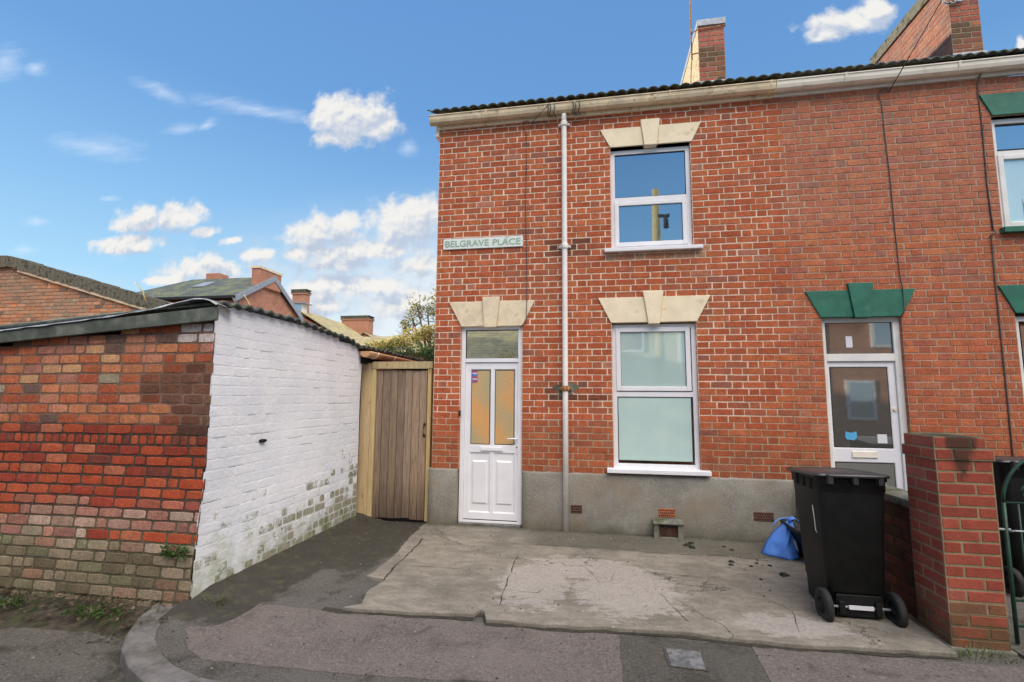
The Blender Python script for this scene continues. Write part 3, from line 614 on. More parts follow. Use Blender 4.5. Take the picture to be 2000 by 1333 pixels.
# lintels with keystones
def lintel(par, mat, t0, t1, b0, b1, zt, zb, k0, k1, kb0, kb1, kz, kzb):
    kz0 = zt; mb = MB()
    def kx(z, top, bot): return bot + (top - bot) * (z - kzb) / (kz - kzb)
    kl, kr = kx(zt, k0, kb0) - .003, kx(zt, k1, kb1) + .003; bl, br = kx(zb, k0, kb0) - .003, kx(zb, k1, kb1) + .003
    mb.prism([(b0, zb), (bl, zb), (kl, zt), (t0, zt)], -.022, .10, 'y'); mb.prism([(br, zb), (b1, zb), (t1, zt), (kr, zt)], -.022, .10, 'y')
    o = mb.build('lintel', mat, par, bevel=.004)
    mb = MB(); mb.prism([(kb0, kzb), (kb1, kzb), (k1, kz), (k0, kz)], -.045, .10, 'y'); mb.build('keystone', mat, o, bevel=.006); return o
lintel(house, M_stone0, .19, 1.318, .365, 1.158, 2.825, 2.505, .637, .866, .668, .825, 2.885, 2.49)
lintel(house, M_stone, 2.108, 3.433, 2.262, 3.27, 2.835, 2.522, 2.647, 2.89, 2.705, 2.838, 2.90, 2.50)
lintel(house, M_stone, 2.16, 3.40, 2.285, 3.28, 5.035, 4.79, 2.664, 2.904, 2.705, 2.862, 5.12, 4.775)
lintel(neigh, M_green, 4.474, 5.614, 4.625, 5.46, 2.85, 2.54, 4.918, 5.183, 4.97, 5.13, 2.93, 2.53)
lintel(neigh, M_green, 6.42, 7.70, 6.56, 7.56, 2.86, 2.55, 6.93, 7.18, 6.99, 7.12, 2.93, 2.54)
lintel(neigh, M_green, 6.43, 7.68, 6.54, 7.56, 5.08, 4.82, 6.93, 7.18, 6.99, 7.12, 5.14, 4.81)
# windows and doors
def ring(mb, x0, x1, z0, z1, w_, y0, y1, wl=None, wr=None, wt=None, wb=None):
    wl = wl or w_; wr = wr or w_; wt = wt or w_; wb = wb or w_
    mb.box(x0, x0 + wl, y0, y1, z0, z1); mb.box(x1 - wr, x1, y0, y1, z0, z1)
    mb.box(x0 + wl - .0005, x1 - wr + .0005, y0 + .0005, y1, z0, z0 + wb); mb.box(x0 + wl - .0005, x1 - wr + .0005, y0 + .0005, y1, z1 - wt, z1)
def pane(par, x0, x1, z0, z1, y, mat, lab=None):
    mb = MB(); mb.box(x0, x1, y, y + .012, z0, z1); mb.build('pane', mat, par, label=lab)
def gasket(par, x0, x1, z0, z1, y):
    mb = MB(); ring(mb, x0 - .001, x1 + .001, z0 - .001, z1 + .001, .006, y, y + .008); mb.build('gasket', M_dark, par)
def window(par, x0, x1, z0, z1, panes, bars, sash, sill, fmat, smat=None, y=.045):
    mb = MB(); ring(mb, x0, x1, z0, z1, .055, y, y + .07)
    for a, b in bars: mb.box(x0 + .054, x1 - .054, y + .001, y + .069, a, b)
    wdw = mb.build('window', fmat, par, bevel=.004)
    for a, b, c, d in sash:
        mb = MB(); ring(mb, a, b, c, d, .055, y - .012, y + .045); mb.build('sash', fmat, wdw, bevel=.006)
    for a, b, c, d, m_, yy in panes: pane(wdw, a, b, c, d, y + yy + .006, m_); gasket(wdw, a, b, c, d, y + yy)
    mb = MB(); s0, s1, sz0, sz1 = sill
    mb.prism([(-.075, sz0), (y + .02, sz0), (y + .02, sz1 + .012), (-.075, sz1)], s0, s1, 'x'); mb.build('sill', smat or fmat, wdw, bevel=.004)
    return wdw
window(house, 2.285, 3.262, 3.448, 4.765, [(2.34, 3.205, 4.135, 4.70, M_glup, .006), (2.382, 3.152, 3.548, 4.025, M_glup, .005)], [(4.085, 4.135)], [(2.328, 3.207, 3.493, 4.08)], (2.195, 3.36, 3.405, 3.448), M_upvc)
window(house, 2.27, 3.262, .772, 2.505, [(2.372, 3.138, 1.742, 2.412, M_glow2, .005), (2.33, 3.187, .86, 1.618, M_glow, .003)], [(1.62, 1.68)], [(2.318, 3.193, 1.69, 2.465)], (2.19, 3.36, .725, .772), M_upvc)
window(neigh, 6.54, 7.56, 3.50, 4.80, [(6.60, 7.50, 4.44, 4.73, M_glup, .02), (6.62, 7.48, 3.57, 4.34, M_glow2, .01)], [(4.36, 4.42)], [(6.585, 7.515, 3.53, 4.37)], (6.50, 7.62, 3.44, 3.50), M_upvc2, M_green)
window(neigh, 6.565, 7.56, .79, 2.52, [(6.64, 7.48, 1.84, 2.43, M_glup, .02), (6.64, 7.48, .88, 1.72, M_glnb, .01)], [(1.74, 1.80)], [], (6.50, 7.62, .73, .79), M_upvc2, M_green)
mb = MB(); mb.box(6.80, 7.48, .0535, .0545, 3.60, 3.86)    # net curtain seen in the right house's upper window
mb.build('curtain', M_sticker_w, neigh)
# front door of the end house
mb = MB(); ring(mb, .355, 1.155, .055, 2.515, .055, .03, .10, wb=.03, wt=.05); mb.box(.41, 1.10, .032, .10, 2.045, 2.095); dfr = mb.build('door_frame', M_upvc, house, bevel=.004)
pane(dfr, .415, 1.10, 2.095, 2.46, .056, M_gltr); gasket(dfr, .415, 1.10, 2.095, 2.46, .05)
mb = MB(); mb.box(.36, 1.15, -.02, .12, .03, .0545); mb.build('threshold', M_kerb, house, bevel=.004)
def leaf(par, x0, x1, z0, z1, cells, y, mat, depth=.05):
    xs = sorted({x0, x1, *[c[0] for c in cells], *[c[1] for c in cells]}); zs = sorted({z0, z1, *[c[2] for c in cells], *[c[3] for c in cells]})
    mb = MB()
    for i in range(len(xs) - 1):
        for j in range(len(zs) - 1):
            cx, cz = (xs[i] + xs[i + 1]) / 2, (zs[j] + zs[j + 1]) / 2
            if any(a < cx < b and c < cz < d for a, b, c, d in cells): continue
            mb.face([(xs[i], y, zs[j]), (xs[i + 1], y, zs[j]), (xs[i + 1], y, zs[j + 1]), (xs[i], y, zs[j + 1])])
    for a, b, c, d in cells:
        i = .016
        o_ = [(a, y, c), (b, y, c), (b, y, d), (a, y, d)]; n_ = [(a + i, y + .014, c + i), (b - i, y + .014, c + i), (b - i, y + .014, d - i), (a + i, y + .014, d - i)]
        mb.mesh(o_ + n_, [(0, 1, 5, 4), (1, 2, 6, 5), (2, 3, 7, 6), (3, 0, 4, 7)])
    mb.box(x0, x1, y + .016, y + depth, z0, z1)
    return mb.build('door', mat, par)
cells = [(.478, .750, .998, 1.960), (.790, 1.064, .998, 1.960), (.478, .750, .175, .912), (.790, 1.064, .175, .912)]
door = leaf(house, .412, 1.098, .095, 2.040, cells, .048, M_upvc)
mb = MB(); mb.box(.412, 1.098, .04, .047, .085, .094); mb.build('weather_strip', M_dark, door)
for c in cells[:2]: pane(door, c[0] + .016, c[1] - .016, c[2] + .016, c[3] - .016, .052, M_glob); gasket(door, c[0] + .014, c[1] - .014, c[2] + .014, c[3] - .014, .050)
for c in cells[2:]:
    mb = MB(); a, b, e, d = c[0] + .055, c[1] - .055, c[2] + .12, c[3] - .12
    mb.mesh([(a - .02, .0635, e - .02), (b + .02, .0635, e - .02), (b + .02, .0635, d + .02), (a - .02, .0635, d + .02), (a, .050, e), (b, .050, e), (b, .050, d), (a, .050, d)], [(4, 5, 6, 7), (0, 1, 5, 4), (1, 2, 6, 5), (2, 3, 7, 6), (3, 0, 4, 7)])
    mb.build('raised_panel', M_upvc, door)
mb = MB(); mb.box(.622, .916, .038, .048, .927, .982); mb.box(.63, .908, .034, .0385, .934, .975); mb.build('letter_plate', M_upvc, door, bevel=.003)
mb = MB(); mb.box(1.078, 1.098, .037, .048, .90, 1.13); mb.tube([(1.088, .048, 1.092), (1.088, -.005, 1.092)], .009); mb.tube([(1.092, -.006, 1.092), (1.03, -.008, 1.092), (.975, -.004, 1.090)], .009); mb.build('handle', M_upvc, door, bevel=.002)
mb = MB(); mb.tube([(1.088, .036, .985), (1.088, .03, .985)], .010, 10); mb.build('keyhole', M_rust, door)
mb = MB(); mb.box(.500, .572, .0485, .0515, 1.79, 1.94); st = mb.build('sticker', M_sticker_b, door)
for a, b, m_ in ((1.915, 1.936, M_sticker_r), (1.842, 1.866, M_sticker_r), (1.795, 1.812, M_sticker_r), (1.898, 1.912, M_sticker_w), (1.828, 1.840, M_sticker_w)):
    mb = MB(); mb.box(.504, .568, .0470, .0484, a, b); mb.build('sticker_band', m_, st)
mb = MB(); mb.box(.345, .362, -.02, .03, 1.36, 1.43); mb.build('doorbell', M_dark, house, bevel=.003)
# neighbour's door
mb = MB(); ring(mb, 4.64, 5.46, .04, 2.545, .05, .05, .12, wr=.07, wt=.06); mb.box(4.69, 5.39, .052, .12, 2.04, 2.125); nfr = mb.build('door_frame', M_upvc2, neigh, bevel=.004)
pane(nfr, 4.69, 5.39, 2.125, 2.485, .08, M_glnb); gasket(nfr, 4.69, 5.39, 2.125, 2.485, .075)
cells = [(4.71, 5.325, 1.06, 1.98), (4.71, 5.325, .18, .915)]
nd = leaf(neigh, 4.692, 5.388, .06, 2.038, cells, .075, M_upvc)
pane(nd, 4.72, 5.315, 1.07, 1.97, .080, M_glnb); pane(nd, 4.72, 5.315, .19, .905, .080, M_glnb2)
gasket(nd, 4.72, 5.315, 1.07, 1.97, .0785); gasket(nd, 4.72, 5.315, .19, .905, .0785)
mb = MB(); mb.box(4.895, 5.15, .062, .0745, .962, 1.03); mb.build('letter_plate', M_gutw, nd, bevel=.003)
mb = MB(); mb.tube([(5.357, .075, 1.5), (5.357, .06, 1.5)], .018, 12); mb.build('lock', M_iron, nd)
mb = MB(); mb.prism([(4.85, 1.16), (4.93, 1.15), (4.96, 1.19), (4.955, 1.25), (4.92, 1.235), (4.88, 1.235), (4.845, 1.25), (4.84, 1.19)], .0775, .0795, 'y'); mb.build('sticker', M_sticker_c, nd)
mb = MB(); mb.box(5.165, 5.262, .0775, .0795, 1.125, 1.222); mb.build('sticker', M_sticker_w, nd)
mb = MB(); mb.box(4.91, 4.978, .0755, .0775, 2.20, 2.33); mb.build('sticker', M_sticker_w, nfr)
# fascia, gutter, roof
def xprism(mb, pts, x0, x1, step=1.0):
    n = max(1, int((x1 - x0) / step)); rings = [[(x0 + (x1 - x0) * i / n, p[0], tz(x0 + (x1 - x0) * i / n, p[1])) for p in pts] for i in range(n + 1)]
    mb.loft(rings, None, 0, False)
fas = [(-.035, 5.225), (-.001, 5.225), (-.001, 5.345), (-.035, 5.345)]
gut = [(-.035, 5.345)] + [(-.092 - .057 * math.cos(R(a)), 5.318 - .062 * math.sin(R(a))) for a in range(180, -1, -20)][0:0] + [(-.04, 5.285), (-.07, 5.258), (-.105, 5.255), (-.138, 5.275), (-.152, 5.31), (-.158, 5.352), (-.168, 5.356), (-.168, 5.366), (-.150, 5.366), (-.142, 5.32), (-.105, 5.275), (-.07, 5.275), (-.045, 5.30), (-.043, 5.345)]
for par, a, b, fm, gm in ((house, -.07, 4.245, M_cream, M_iron), (neigh, 4.255, XEND, M_upvc2, M_gutw)):
    mb = MB(); xprism(mb, fas, a + (.03 if a < 0 else 0), b); mb.box
    if a < 0: mb.box(-.05, -.001, -.03, .25, 5.13, 5.224)
    mb.build('fascia', fm, par)
    mb = MB(); xprism(mb, gut, a - (.03 if a < 0 else 0), b)
    if a < 0: mb.prism([(p[0], p[1]) for p in gut[:9]], -.104, -.098, 'x')
    g_ = mb.build('gutter', gm, par)
    x = a + .75
    while x < b:
        mb = MB()
        ring_ = [(x - .012, -.037, tz(x, 5.355)), (x - .012, -.042, tz(x, 5.28)), (x - .012, -.07, tz(x, 5.251)), (x - .012, -.105, tz(x, 5.248)), (x - .012, -.143, tz(x, 5.27)), (x - .012, -.160, tz(x, 5.31)), (x - .012, -.172, tz(x, 5.37))]
        mb.mesh(ring_ + [(p[0] + .024, p[1], p[2]) for p in ring_], [(i, i + 1, i + 8, i + 7) for i in range(6)]); x += 1.17
        mb.build('gutter_clip', gm, g_, solid=.004)
    # corrugated roof sheet
    per = .112 if a > 0 else .128; x0, x1 = a - (.06 if a < 0 else 0), b; nu = int((x1 - x0) / per * 8)
    mb = MB()
    def rf(u, v, x0=x0, x1=x1, per=per):
        X_ = x0 + (x1 - x0) * u; Y_ = -.17 + 3.17 * v
        return (X_, Y_, tz(X_, 5.405) + .5 * (Y_ + .17) + .036 * abs(math.cos(math.pi * X_ / per)) ** .9 - .010 + .004 * noise.noise((X_ * 7, v * 3, 0)))
    mb.grid(rf, nu, 14)
    def rb(u, v, x0=x0, x1=x1): X_ = x0 + (x1 - x0) * u; return (X_, 3 + 3.2 * v, tz(X_, 5.405) + .5 * 3.17 - .5 * 3.2 * v)
    mb.grid(rb, 4, 1)
    roof = mb.build('roof', M_tile, par, solid=-.016, fix=False)
    # chimney
    cx0, cx1, cy0, cy1, ct = ((3.61, 3.975, .95, 2.75, 7.06) if a < 0 else (6.9, 7.26, 1.0, 2.85, 7.36))
    mb = MB(); k = 0; z = 5.7
    while z < ct:
        z1 = min(z + CO, ct); off_ = H if k % 2 else 0
        for W3, L, nm in ((lambda u, z_, d: (cx0 + u, cy0 - d, z_), cx1 - cx0, 0), (lambda u, z_, d: (cx0 - d, cy0 + (cy1 - cy0) - u, z_), cy1 - cy0, 1), (lambda u, z_, d: (cx1 + d, cy0 + u, z_), cy1 - cy0, 2)):
            cc = [0] + [x_ for x_ in np.arange(off_ if off_ else 2 * H, L - .04, 2 * H)] + [L]
            for p, q in zip(cc, cc[1:]):
                c = jit(pick([(5, (.36, .11, .07)), (2, (.42, .16, .08)), (1, (.28, .10, .08))]), .15)
                if a > 0 and nm == 1: c = mixc(c, (.20, .12, .11), random.uniform(.35, .8))
                if a < 0 and nm == 0 and z > 6.6: c = mixc(c, (.46, .15, .11), .7)
                dk = noise.noise((p * 3 + nm, z * 2.2, 9)) + ((.30 if a > 0 else .12 + p * 1.2) if z < 6.68 and nm == 0 else -.35)
                if dk > .1: c = mixc(c, (.12, .085, .045), min(.85, dk * 1.8))
                if a < 0 and nm == 1: c = (.62, .52, .36)
                lay(mb, p, q, z, z1, W3, c, .004, .010, .002)
            mc = (.34, .26, .19) if not (a < 0 and nm == 1) else (.60, .50, .35)
            mb.face([W3(0, z, 0), W3(L, z, 0), W3(L, z1, 0), W3(0, z1, 0)], mc)
        z = z1; k += 1
    mb.face([(cx0, cy0, ct), (cx1, cy0, ct), (cx1, cy1, ct), (cx0, cy1, ct)], (.3, .28, .25)); mb.face([(cx0, cy1, 5.7), (cx1, cy1, 5.7), (cx1, cy1, ct), (cx0, cy1, ct)], (.3, .12, .08))
    ch = mb.build('chimney', M_brick, roof, fix=False, label='chimney stack with a pale rendered side' if a < 0 else 'long brick chimney stack with dark lower courses')
    mb = MB()
    if a < 0: mb.box(cx0 - .012, cx1 + .02, cy0 - .02, cy1, ct, ct + .10)
    else: mb.box(cx0 - .04, cx1 + .04, cy0 - .04, cy1, ct, ct + .18)
    mb.build('chimney_cap', M_lead if a < 0 else M_cap2, ch, bevel=.006)
    mb = MB()
    zb = 5.42 + .5 * (cy0 + .17)
    mb.box(cx0 - .02, cx1 + .02, cy0 - .03, cy0 - .012, zb, zb + (.20 if a < 0 else .26))
    for i in range(9):
        Y_ = cy0 + .16 * i; zz = 5.42 + .5 * (Y_ + .17); mb.mesh([(cx0 - .016, Y_, zz), (cx0 - .016, Y_ + .16, zz + .06), (cx0 - .016, Y_ + .02, zz + .26), (cx0 - .03, Y_, zz), (cx0 - .03, Y_ + .16, zz + .06), (cx0 - .03, Y_ + .02, zz + .26)], [(0, 1, 2), (5, 4, 3), (0, 2, 5, 3), (1, 0, 3, 4), (2, 1, 4, 5)])
    if a > 0: mb.box(cx0 - .03, cx1 + .12, cy0 - .18, cy0 - .03, zb - .08, zb + .04)
    mb.build('flashing', M_zinc, ch)
# downpipe
mb = MB(); mb.tube([(1.70, -.05, .02), (1.70, -.05, 1.70), (1.70, -.05, 3.48), (1.70, -.05, 5.16), (1.70, -.055, 5.20), (1.70, -.085, 5.27)], .034, 16); dp = mb.build('downpipe', M_pipe, house)
for z, m_ in ((3.505, M_pipe), (1.715, M_rust), (5.14, M_pipe)):
    mb = MB(); mb.tube([(1.70, -.05, z - .035), (1.70, -.05, z - .028), (1.70, -.05, z + .028), (1.70, -.05, z + .035)], [.036, .046, .046, .036], 16); mb.box(1.625, 1.775, -.03, -.001, z - .018, z + .014); mb.tube([(1.645, -.03, z), (1.645, -.05, z)], .012); mb.tube([(1.755, -.03, z), (1.755, -.05, z)], .012)
    mb.build('pipe_collar', m_, dp, bevel=.002, label='rusty pipe collar' if m_ is M_rust else None)
mb = MB()
pts = [(1.70 + math.cos(t) * (.13 + .035 * math.sin(3 * t) + .02 * math.sin(7 * t)), 1.70 + math.sin(t) * (.10 + .03 * math.sin(2 * t + 1))) for t in np.linspace(0, 2 * math.pi, 28)[:-1]]
mb.prism(pts, -.0065, -.0005, 'y'); mb.build('cement_patch', M_cap, house)
# air bricks and boxed vent
def airbrick(par, x0, x1, z0, z1, m_, lab):
    mb = MB(); mb.box(x0 - .012, x1 + .012, -.034, -.0335, z0 - .012, z1 + .012, None, 0)
    mb = MB(); mb.box(x0, x1, -.036, -.028, z0, z1); o = mb.build('air_brick', m_, par, bevel=.003, label=lab)
    mb = MB(); nx = 8
    for r_ in range(3):
        for i in range(nx - r_ % 2):
            cx = x0 + (x1 - x0) * (i + .5 + .5 * (r_ % 2)) / nx; cz = z0 + (z1 - z0) * (r_ + .7) / 3.4
            mb.box(cx - .007, cx + .007, -.0372, -.0355, cz - .007, cz + .007)
    mb.build('vent_hole', M_dark, o)
airbrick(house, 1.757, 1.89, .238, .335, M_terrad, 'sooty air brick next to the downpipe'); airbrick(house, 2.765, 2.95, .240, .338, M_terra, 'clean terracotta air brick over the boxed vent'); airbrick(house, 3.80, 4.01, .248, .345, M_terrad, 'sooty air brick near the blue bag')
mb = MB(); mb.box(2.70, 2.755, -.15, -.03, .02, .195); mb.box(2.965, 3.02, -.15, -.03, .02, .195); mb.box(2.755, 2.965, -.15, -.03, .02, .045); mb.prism([(-.165, .185), (-.03, .185), (-.03, .225), (-.165, .205)], 2.69, 3.03, 'x'); mb.box(2.755, 2.965, -.06, -.03, .045, .185)
vb = mb.build('vent_box', M_cap, house, bevel=.006)
mb = MB()
for i in range(12): x_ = 2.762 + i * .0178; mb.box(x_, x_ + .008, -.125, -.105, .045, .185)
mb.build('grille', M_terrad, vb)
# cables clipped to the walls
mb = MB(); mb.tube([(1.52, -.172, 5.37), (1.38, -.12, 5.26), (1.27, -.05, 5.19), (1.20, -.04, 5.24), (1.15, -.03, 5.22), (1.16, -.02, 5.16), (1.195, -.012, 5.08), (1.20, -.011, 4.6), (1.192, -.011, 4.0), (1.21, -.011, 3.4), (1.215, -.011, 2.86), (1.216, -.03, 2.825), (1.212, -.03, 2.58), (1.19, -.03, 2.54), (1.15, -.024, 2.50), (1.13, .0, 2.50)], .0055, 6); mb.build('cable', M_wire, house)
for dx in (-.2, -.17, -.12, .12, .15, .2):
    mb = MB(); x_ = 1.70 + dx; mb.tube([(x_, -.165, 5.37), (x_ + .01, -.168, 5.30), (x_ - .01, -.14, 5.255), (x_, -.09, 5.245), (x_ + .02, -.04, 5.26)], .006, 5)
    mb.build('cable', M_wire, house, label='tangle of dark wire round the gutter outlet')
mb = MB(); mb.tube([(5.50, -.05, 5.20), (5.47, -.04, 5.245), (5.42, -.03, 5.24), (5.395, -.02, 5.18), (5.43, -.012, 5.08), (5.44, -.011, 4.6), (5.455, -.012, 4.2), (5.46, -.011, 3.6), (5.475, -.011, 3.0), (5.48, -.03, 2.85), (5.485, -.03, 2.6), (5.45, -.02, 2.54)], .006, 6); mb.build('cable', M_wire, neigh)
mb = MB(); mb.tube([(6.46, -.10, 5.40), (6.43, -.04, 5.27), (6.425, -.012, 5.18), (6.43, -.011, 4.6), (6.42, -.012, 4.0), (6.43, -.012, 3.50), (6.45, -.02, 3.455), (6.40, -.02, 3.43), (6.405, -.012, 3.2), (6.40, -.011, 2.4), (6.40, -.011, 1.6), (6.39, -.011, .72)], .008, 6); mb.build('cable', M_wire, neigh)

# street name plate
plate = thing('street_sign', (.63, -.02, 3.61), 'white street name plate with pale green lettering on the brick wall', 'sign')
mb = MB(); mb.prism([(p[0], p[1]) for p in rr(.093, 1.163, 3.540, 3.682, .016, 0)], -.022, -.008, 'y'); pl = mb.build('sign_plate', M_sign, plate, bevel=.002)
for word, wx0, wx1 in (('BELGRAVE', .123, .712), ('PLACE', .764, 1.130)):
    fc = bpy.data.curves.new('sign_text', 'FONT'); fc.body = word; fc.size = .12; fc.extrude = .0012; fc.resolution_u = 4; fc.offset = .0022
    fo = bpy.data.objects.new('tmp', fc); COL.objects.link(fo); bpy.context.view_layer.update()
    me = bpy.data.meshes.new_from_object(fo.evaluated_get(bpy.context.evaluated_depsgraph_get())); bpy.data.objects.remove(fo)
    xs = [v.co.x for v in me.vertices]; ys = [v.co.y for v in me.vertices]; w0, w1, h0, h1 = min(xs), max(xs), min(ys), max(ys)
    for v in me.vertices:
        v.co = Vector((wx0 + (v.co.x - w0) / (w1 - w0) * (wx1 - wx0) - .63, -.0235 - v.co.z + .02, 3.568 + (v.co.y - h0) / (h1 - h0) * .086 - 3.61))
    me.materials.clear(); me.materials.append(M_letter)
    to = bpy.data.objects.new('lettering', me); COL.objects.link(to); to.parent = plate
mb = MB(); [mb.tube([(x_, -.024, z_), (x_, -.0215, z_)], .006, 8) for x_ in (.105,) for z_ in (3.611,)]; mb.build('screw', M_lead, plate)
mb = MB(); mb.tube([(1.151, -.024, 3.611), (1.151, -.0215, 3.611)], .006, 8); mb.build('screw', M_lead, plate)

# aerial strapped to the chimney
ae = thing('tv_aerial', (3.50, 1.0, 6.2), 'thin aerial pole strapped to the rendered chimney side', 'aerial')
mb = MB(); mb.tube([(3.515, .95, 6.55), (3.515, .95, 7.0), (3.52, .95, 9.2)], .011, 8); mb.build('pole', M_rust, ae)
mb = MB(); mb.tube([(3.50, .93, 6.95), (3.60, .93, 7.0), (3.99, .93, 7.03), (3.99, .96, 7.03)], .008, 6); mb.build('strap', M_rust, ae)
mb = MB(); mb.tube([(3.50, .93, 6.62), (3.605, .94, 6.64)], .010, 6); mb.build('bracket', M_rust, ae)
mb = MB(); mb.tube([(3.515, .95, 6.60), (3.55, 1.2, 6.6), (3.59, 1.5, 6.45), (3.59, 1.8, 6.2)], .006, 6); mb.build('cable', M_wire, ae)
# insulator bracket on the far chimney
ib = thing('cable_bracket', (6.9, .97, 7.0), 'white looped cable bracket on the corner of the right hand chimney', 'bracket')
mb = MB(); mb.tube([(6.86 + .055 * math.cos(t), .95, 7.04 + .055 * math.sin(t)) for t in np.linspace(0, 5.5, 14)], .012, 8); mb.tube([(7.0 + .05 * math.cos(t), .95, 7.05 + .055 * math.sin(t)) for t in np.linspace(1, 6.5, 14)], .012, 8); mb.build('loop', M_lead, ib)
mb = MB(); mb.tube([(6.86, .97, 6.99), (7.02, .97, 7.0)], .012, 6); mb.build('bar', M_lead, ib)
# overhead wires
def wire(p, q, sag, lab, name='overhead_wire', r=.006):
    p, q = Vector(p), Vector(q); mb = MB(); mb.tube([p.lerp(q, t) - Vector((0, 0, sag * 4 * t * (1 - t))) for t in np.linspace(0, 1, 24)], r, 5); o = mb.build(name, M_wire); tag(o, lab, 'wire'); return o
wire((5.50, -.05, 5.20), (4.75, -12.3, 8.9), .12, 'thin black telephone wire running from the brick wall up over the gutter past the chimney')

# ================================================================== shed on the left
shed = thing('brick_shed', (-2.4, -1.3, 0), 'low brick shed with whitewashed flank and corrugated roof at the alley corner', 'shed')
SX, SY = -.98, -2.62
def roofz(x, y): return float(np.interp(y, [-2.65, -2.2, -1.55, -.95, -.42, -.1], [2.372, 2.392, 2.390, 2.352, 2.318, 2.235])) - .020 + .075 * (x + .95)
mb = MB(); RC = .0832
UP = [(4, (.44, .13, .06)), (4, (.50, .19, .09)), (2.5, (.48, .20, .12)), (1.7, (.56, .31, .16)), (1, (.42, .18, .13)), (2.5, (.38, .095, .045)), (.5, (.17, .10, .08)), (.2, (.34, .28, .19))]
MID = [(6, (.38, .070, .030)), (4, (.42, .09, .040)), (3, (.30, .052, .030)), (1, (.44, .14, .075)), (.8, (.19, .05, .035))]
LOW = [(3, (.38, .18, .13)), (3, (.44, .32, .25)), (2, (.30, .14, .11)), (1, (.28, .22, .16))]
BOT = [(3, (.25, .20, .13)), (3, (.31, .245, .17)), (1.5, (.20, .19, .11)), (2, (.14, .11, .07)), (1, (.30, .16, .11))]
def shedcol(x, z):
    if z > 1.30 + .05 * noise.noise((x * 2, 0, 4)): c = pick(UP)
    elif z > .64: c = pick(MID)
    elif z > .42: c = pick(LOW) if random.random() < .75 else pick(MID)
    else: c = pick(BOT) if x < -1.6 or random.random() < .75 else mixc(pick(LOW), pick(BOT), .5)
    if .5 < z < .75: c = mixc(c, pick(LOW), random.uniform(0, .6))
    if x > -1.3 and 1.98 < z < 2.12 and random.random() < .8: return (.60, .52, .50)
    dx, dz = (x + 1.15) / .55, (z - 1.55) / .38; k = 1 - math.sqrt(dx * dx + dz * dz) + .5 * noise.noise((x * 3, z * 5, 0))
    if k > 0: c = mixc(c, (.09, .05, .036), min(.82, max(0, k * 1.7 + random.uniform(-.3, .25))))
    k = noise.noise((x * 1.3, z * 1.3, 8))
    if k > .2 and z < 1.3: c = mixc(c, (.12, .035, .025), min(.6, (k - .2) * 2))
    if z < .3: c = mixc(c, (.12, .10, .06), .35)
    return jit(c, .13)
def shedmort(x, z):
    if z > 1.30: c = (.20, .12, .085)
    elif z > .6: c = (.085, .055, .042)
    else: c = (.11, .095, .06)
    return jit(c, .2)
z = -.13; k = 0
def W_front(u, z, d): return (u, SY - d - (.055 * max(0, 1 - z / .9)) - .006 * noise.noise((u * 1.5, z * 1.5, 0)), z + .006 * noise.noise((u * 1.2, z * 3, 5)) + .004 * u)
while z < 2.3:
    zz = min(z + RC, 2.33); z1 = zz
    hdr = (abs(z - 1.20) < RC / 2) or False
    u = -6.2 - random.uniform(0, .02); right = SX + random.uniform(-.012, .016)
    L0 = .2 if z > 1.3 else .215
    while u < right - .04:
        L = (.078 if abs(z - 1.20) < RC / 2 else .108) if hdr else L0 * random.uniform(.93, 1.08)
        if not hdr and random.random() < (.08 if z > 1.3 else .2): L = .108
        v = min(u + L, right)
        if right - v < .05: v = right
        topz = 2.02 + .078 * (v + 3.08)
        if z < topz - .01:
            ero = .0095 if z > 1.3 else .011
            lay(mb, u, v, z + random.uniform(-.003, .003), z1, W_front, shedcol((u + v) / 2, z), random.uniform(.002, .006) + (.003 if z < 1.3 else 0), ero * random.uniform(.8, 1.2), .002 if z > 1.3 else .0032, 2)
        zt_ = min(z1, topz + .04)
        if z < topz: mb.face([W_front(u, z, 0), W_front(v, z, 0), W_front(v, zt_, 0), W_front(u, zt_, 0)], shedmort(u, z))
        u = v
    z = z1; k += 1
mb.build('front_wall', M_shed, shed, fix=False)
# whitewashed flank
mb = MB(); z = .0; k = 0
def W_side(u, z, d): 
    y = SY + u - (.05 * max(0, 1 - z / .9)) * max(0, 1 - u / .4)
    return (SX + d + .018 * noise.noise((u * 1.1, z * 1.1, 2)) + .03 * max(0, .5 - z), y, z + .012 * noise.noise((u * 1.1, z * 1.5, 7)))
while z < 2.4:
    z1 = z + .084; u = random.uniform(-.012, .012); end = 2.56
    hdr = k % 3 == 2
    while u < end:
        L = .112 if (hdr or random.random() < .2) else .222 * random.uniform(.94, 1.06)
        v = min(u + L, end)
        if end - v < .05: v = end
        if z1 - .05 < roofz(SX, SY + v):
            lay(mb, u, v, z, min(z1, roofz(SX, SY + v) - .01) if z1 > roofz(SX, SY + v) - .01 else z1, W_side, (random.random(), 1, 0), random.uniform(.0004, .0026), .006, .0008, 2)
            mb.face([W_side(u, z, 0), W_side(v, z, 0), W_side(v, z1, 0), W_side(u, z1, 0)], (random.random(), 0, 0))
            if random.random() < .11: q0, q1 = u + random.uniform(0, .06), v + random.uniform(-.05, .1); mb.face([W_side(q0, z - .0022, .0008), W_side(q1, z - .001, .0008), W_side(q1, z + .0012, .0008), W_side(q0, z + .0022, .0008)], (0, 0, 1))
        u = v
    z = z1; k += 1
mb.build('side_wall', M_white, shed, fix=False, label='whitewashed side wall with flaking green foot')
mb = MB(); mb.box(-6.2, SX - .03, SY + .03, -.10, -.1, 1.70); mb.build('rear_wall', M_farbrick, shed)
mb = MB(); n = 12
def fz(x, top): return (2.145 + .078 * (x + 3.08) if top else 2.04 + .076 * (x + 3.08))
vs = []
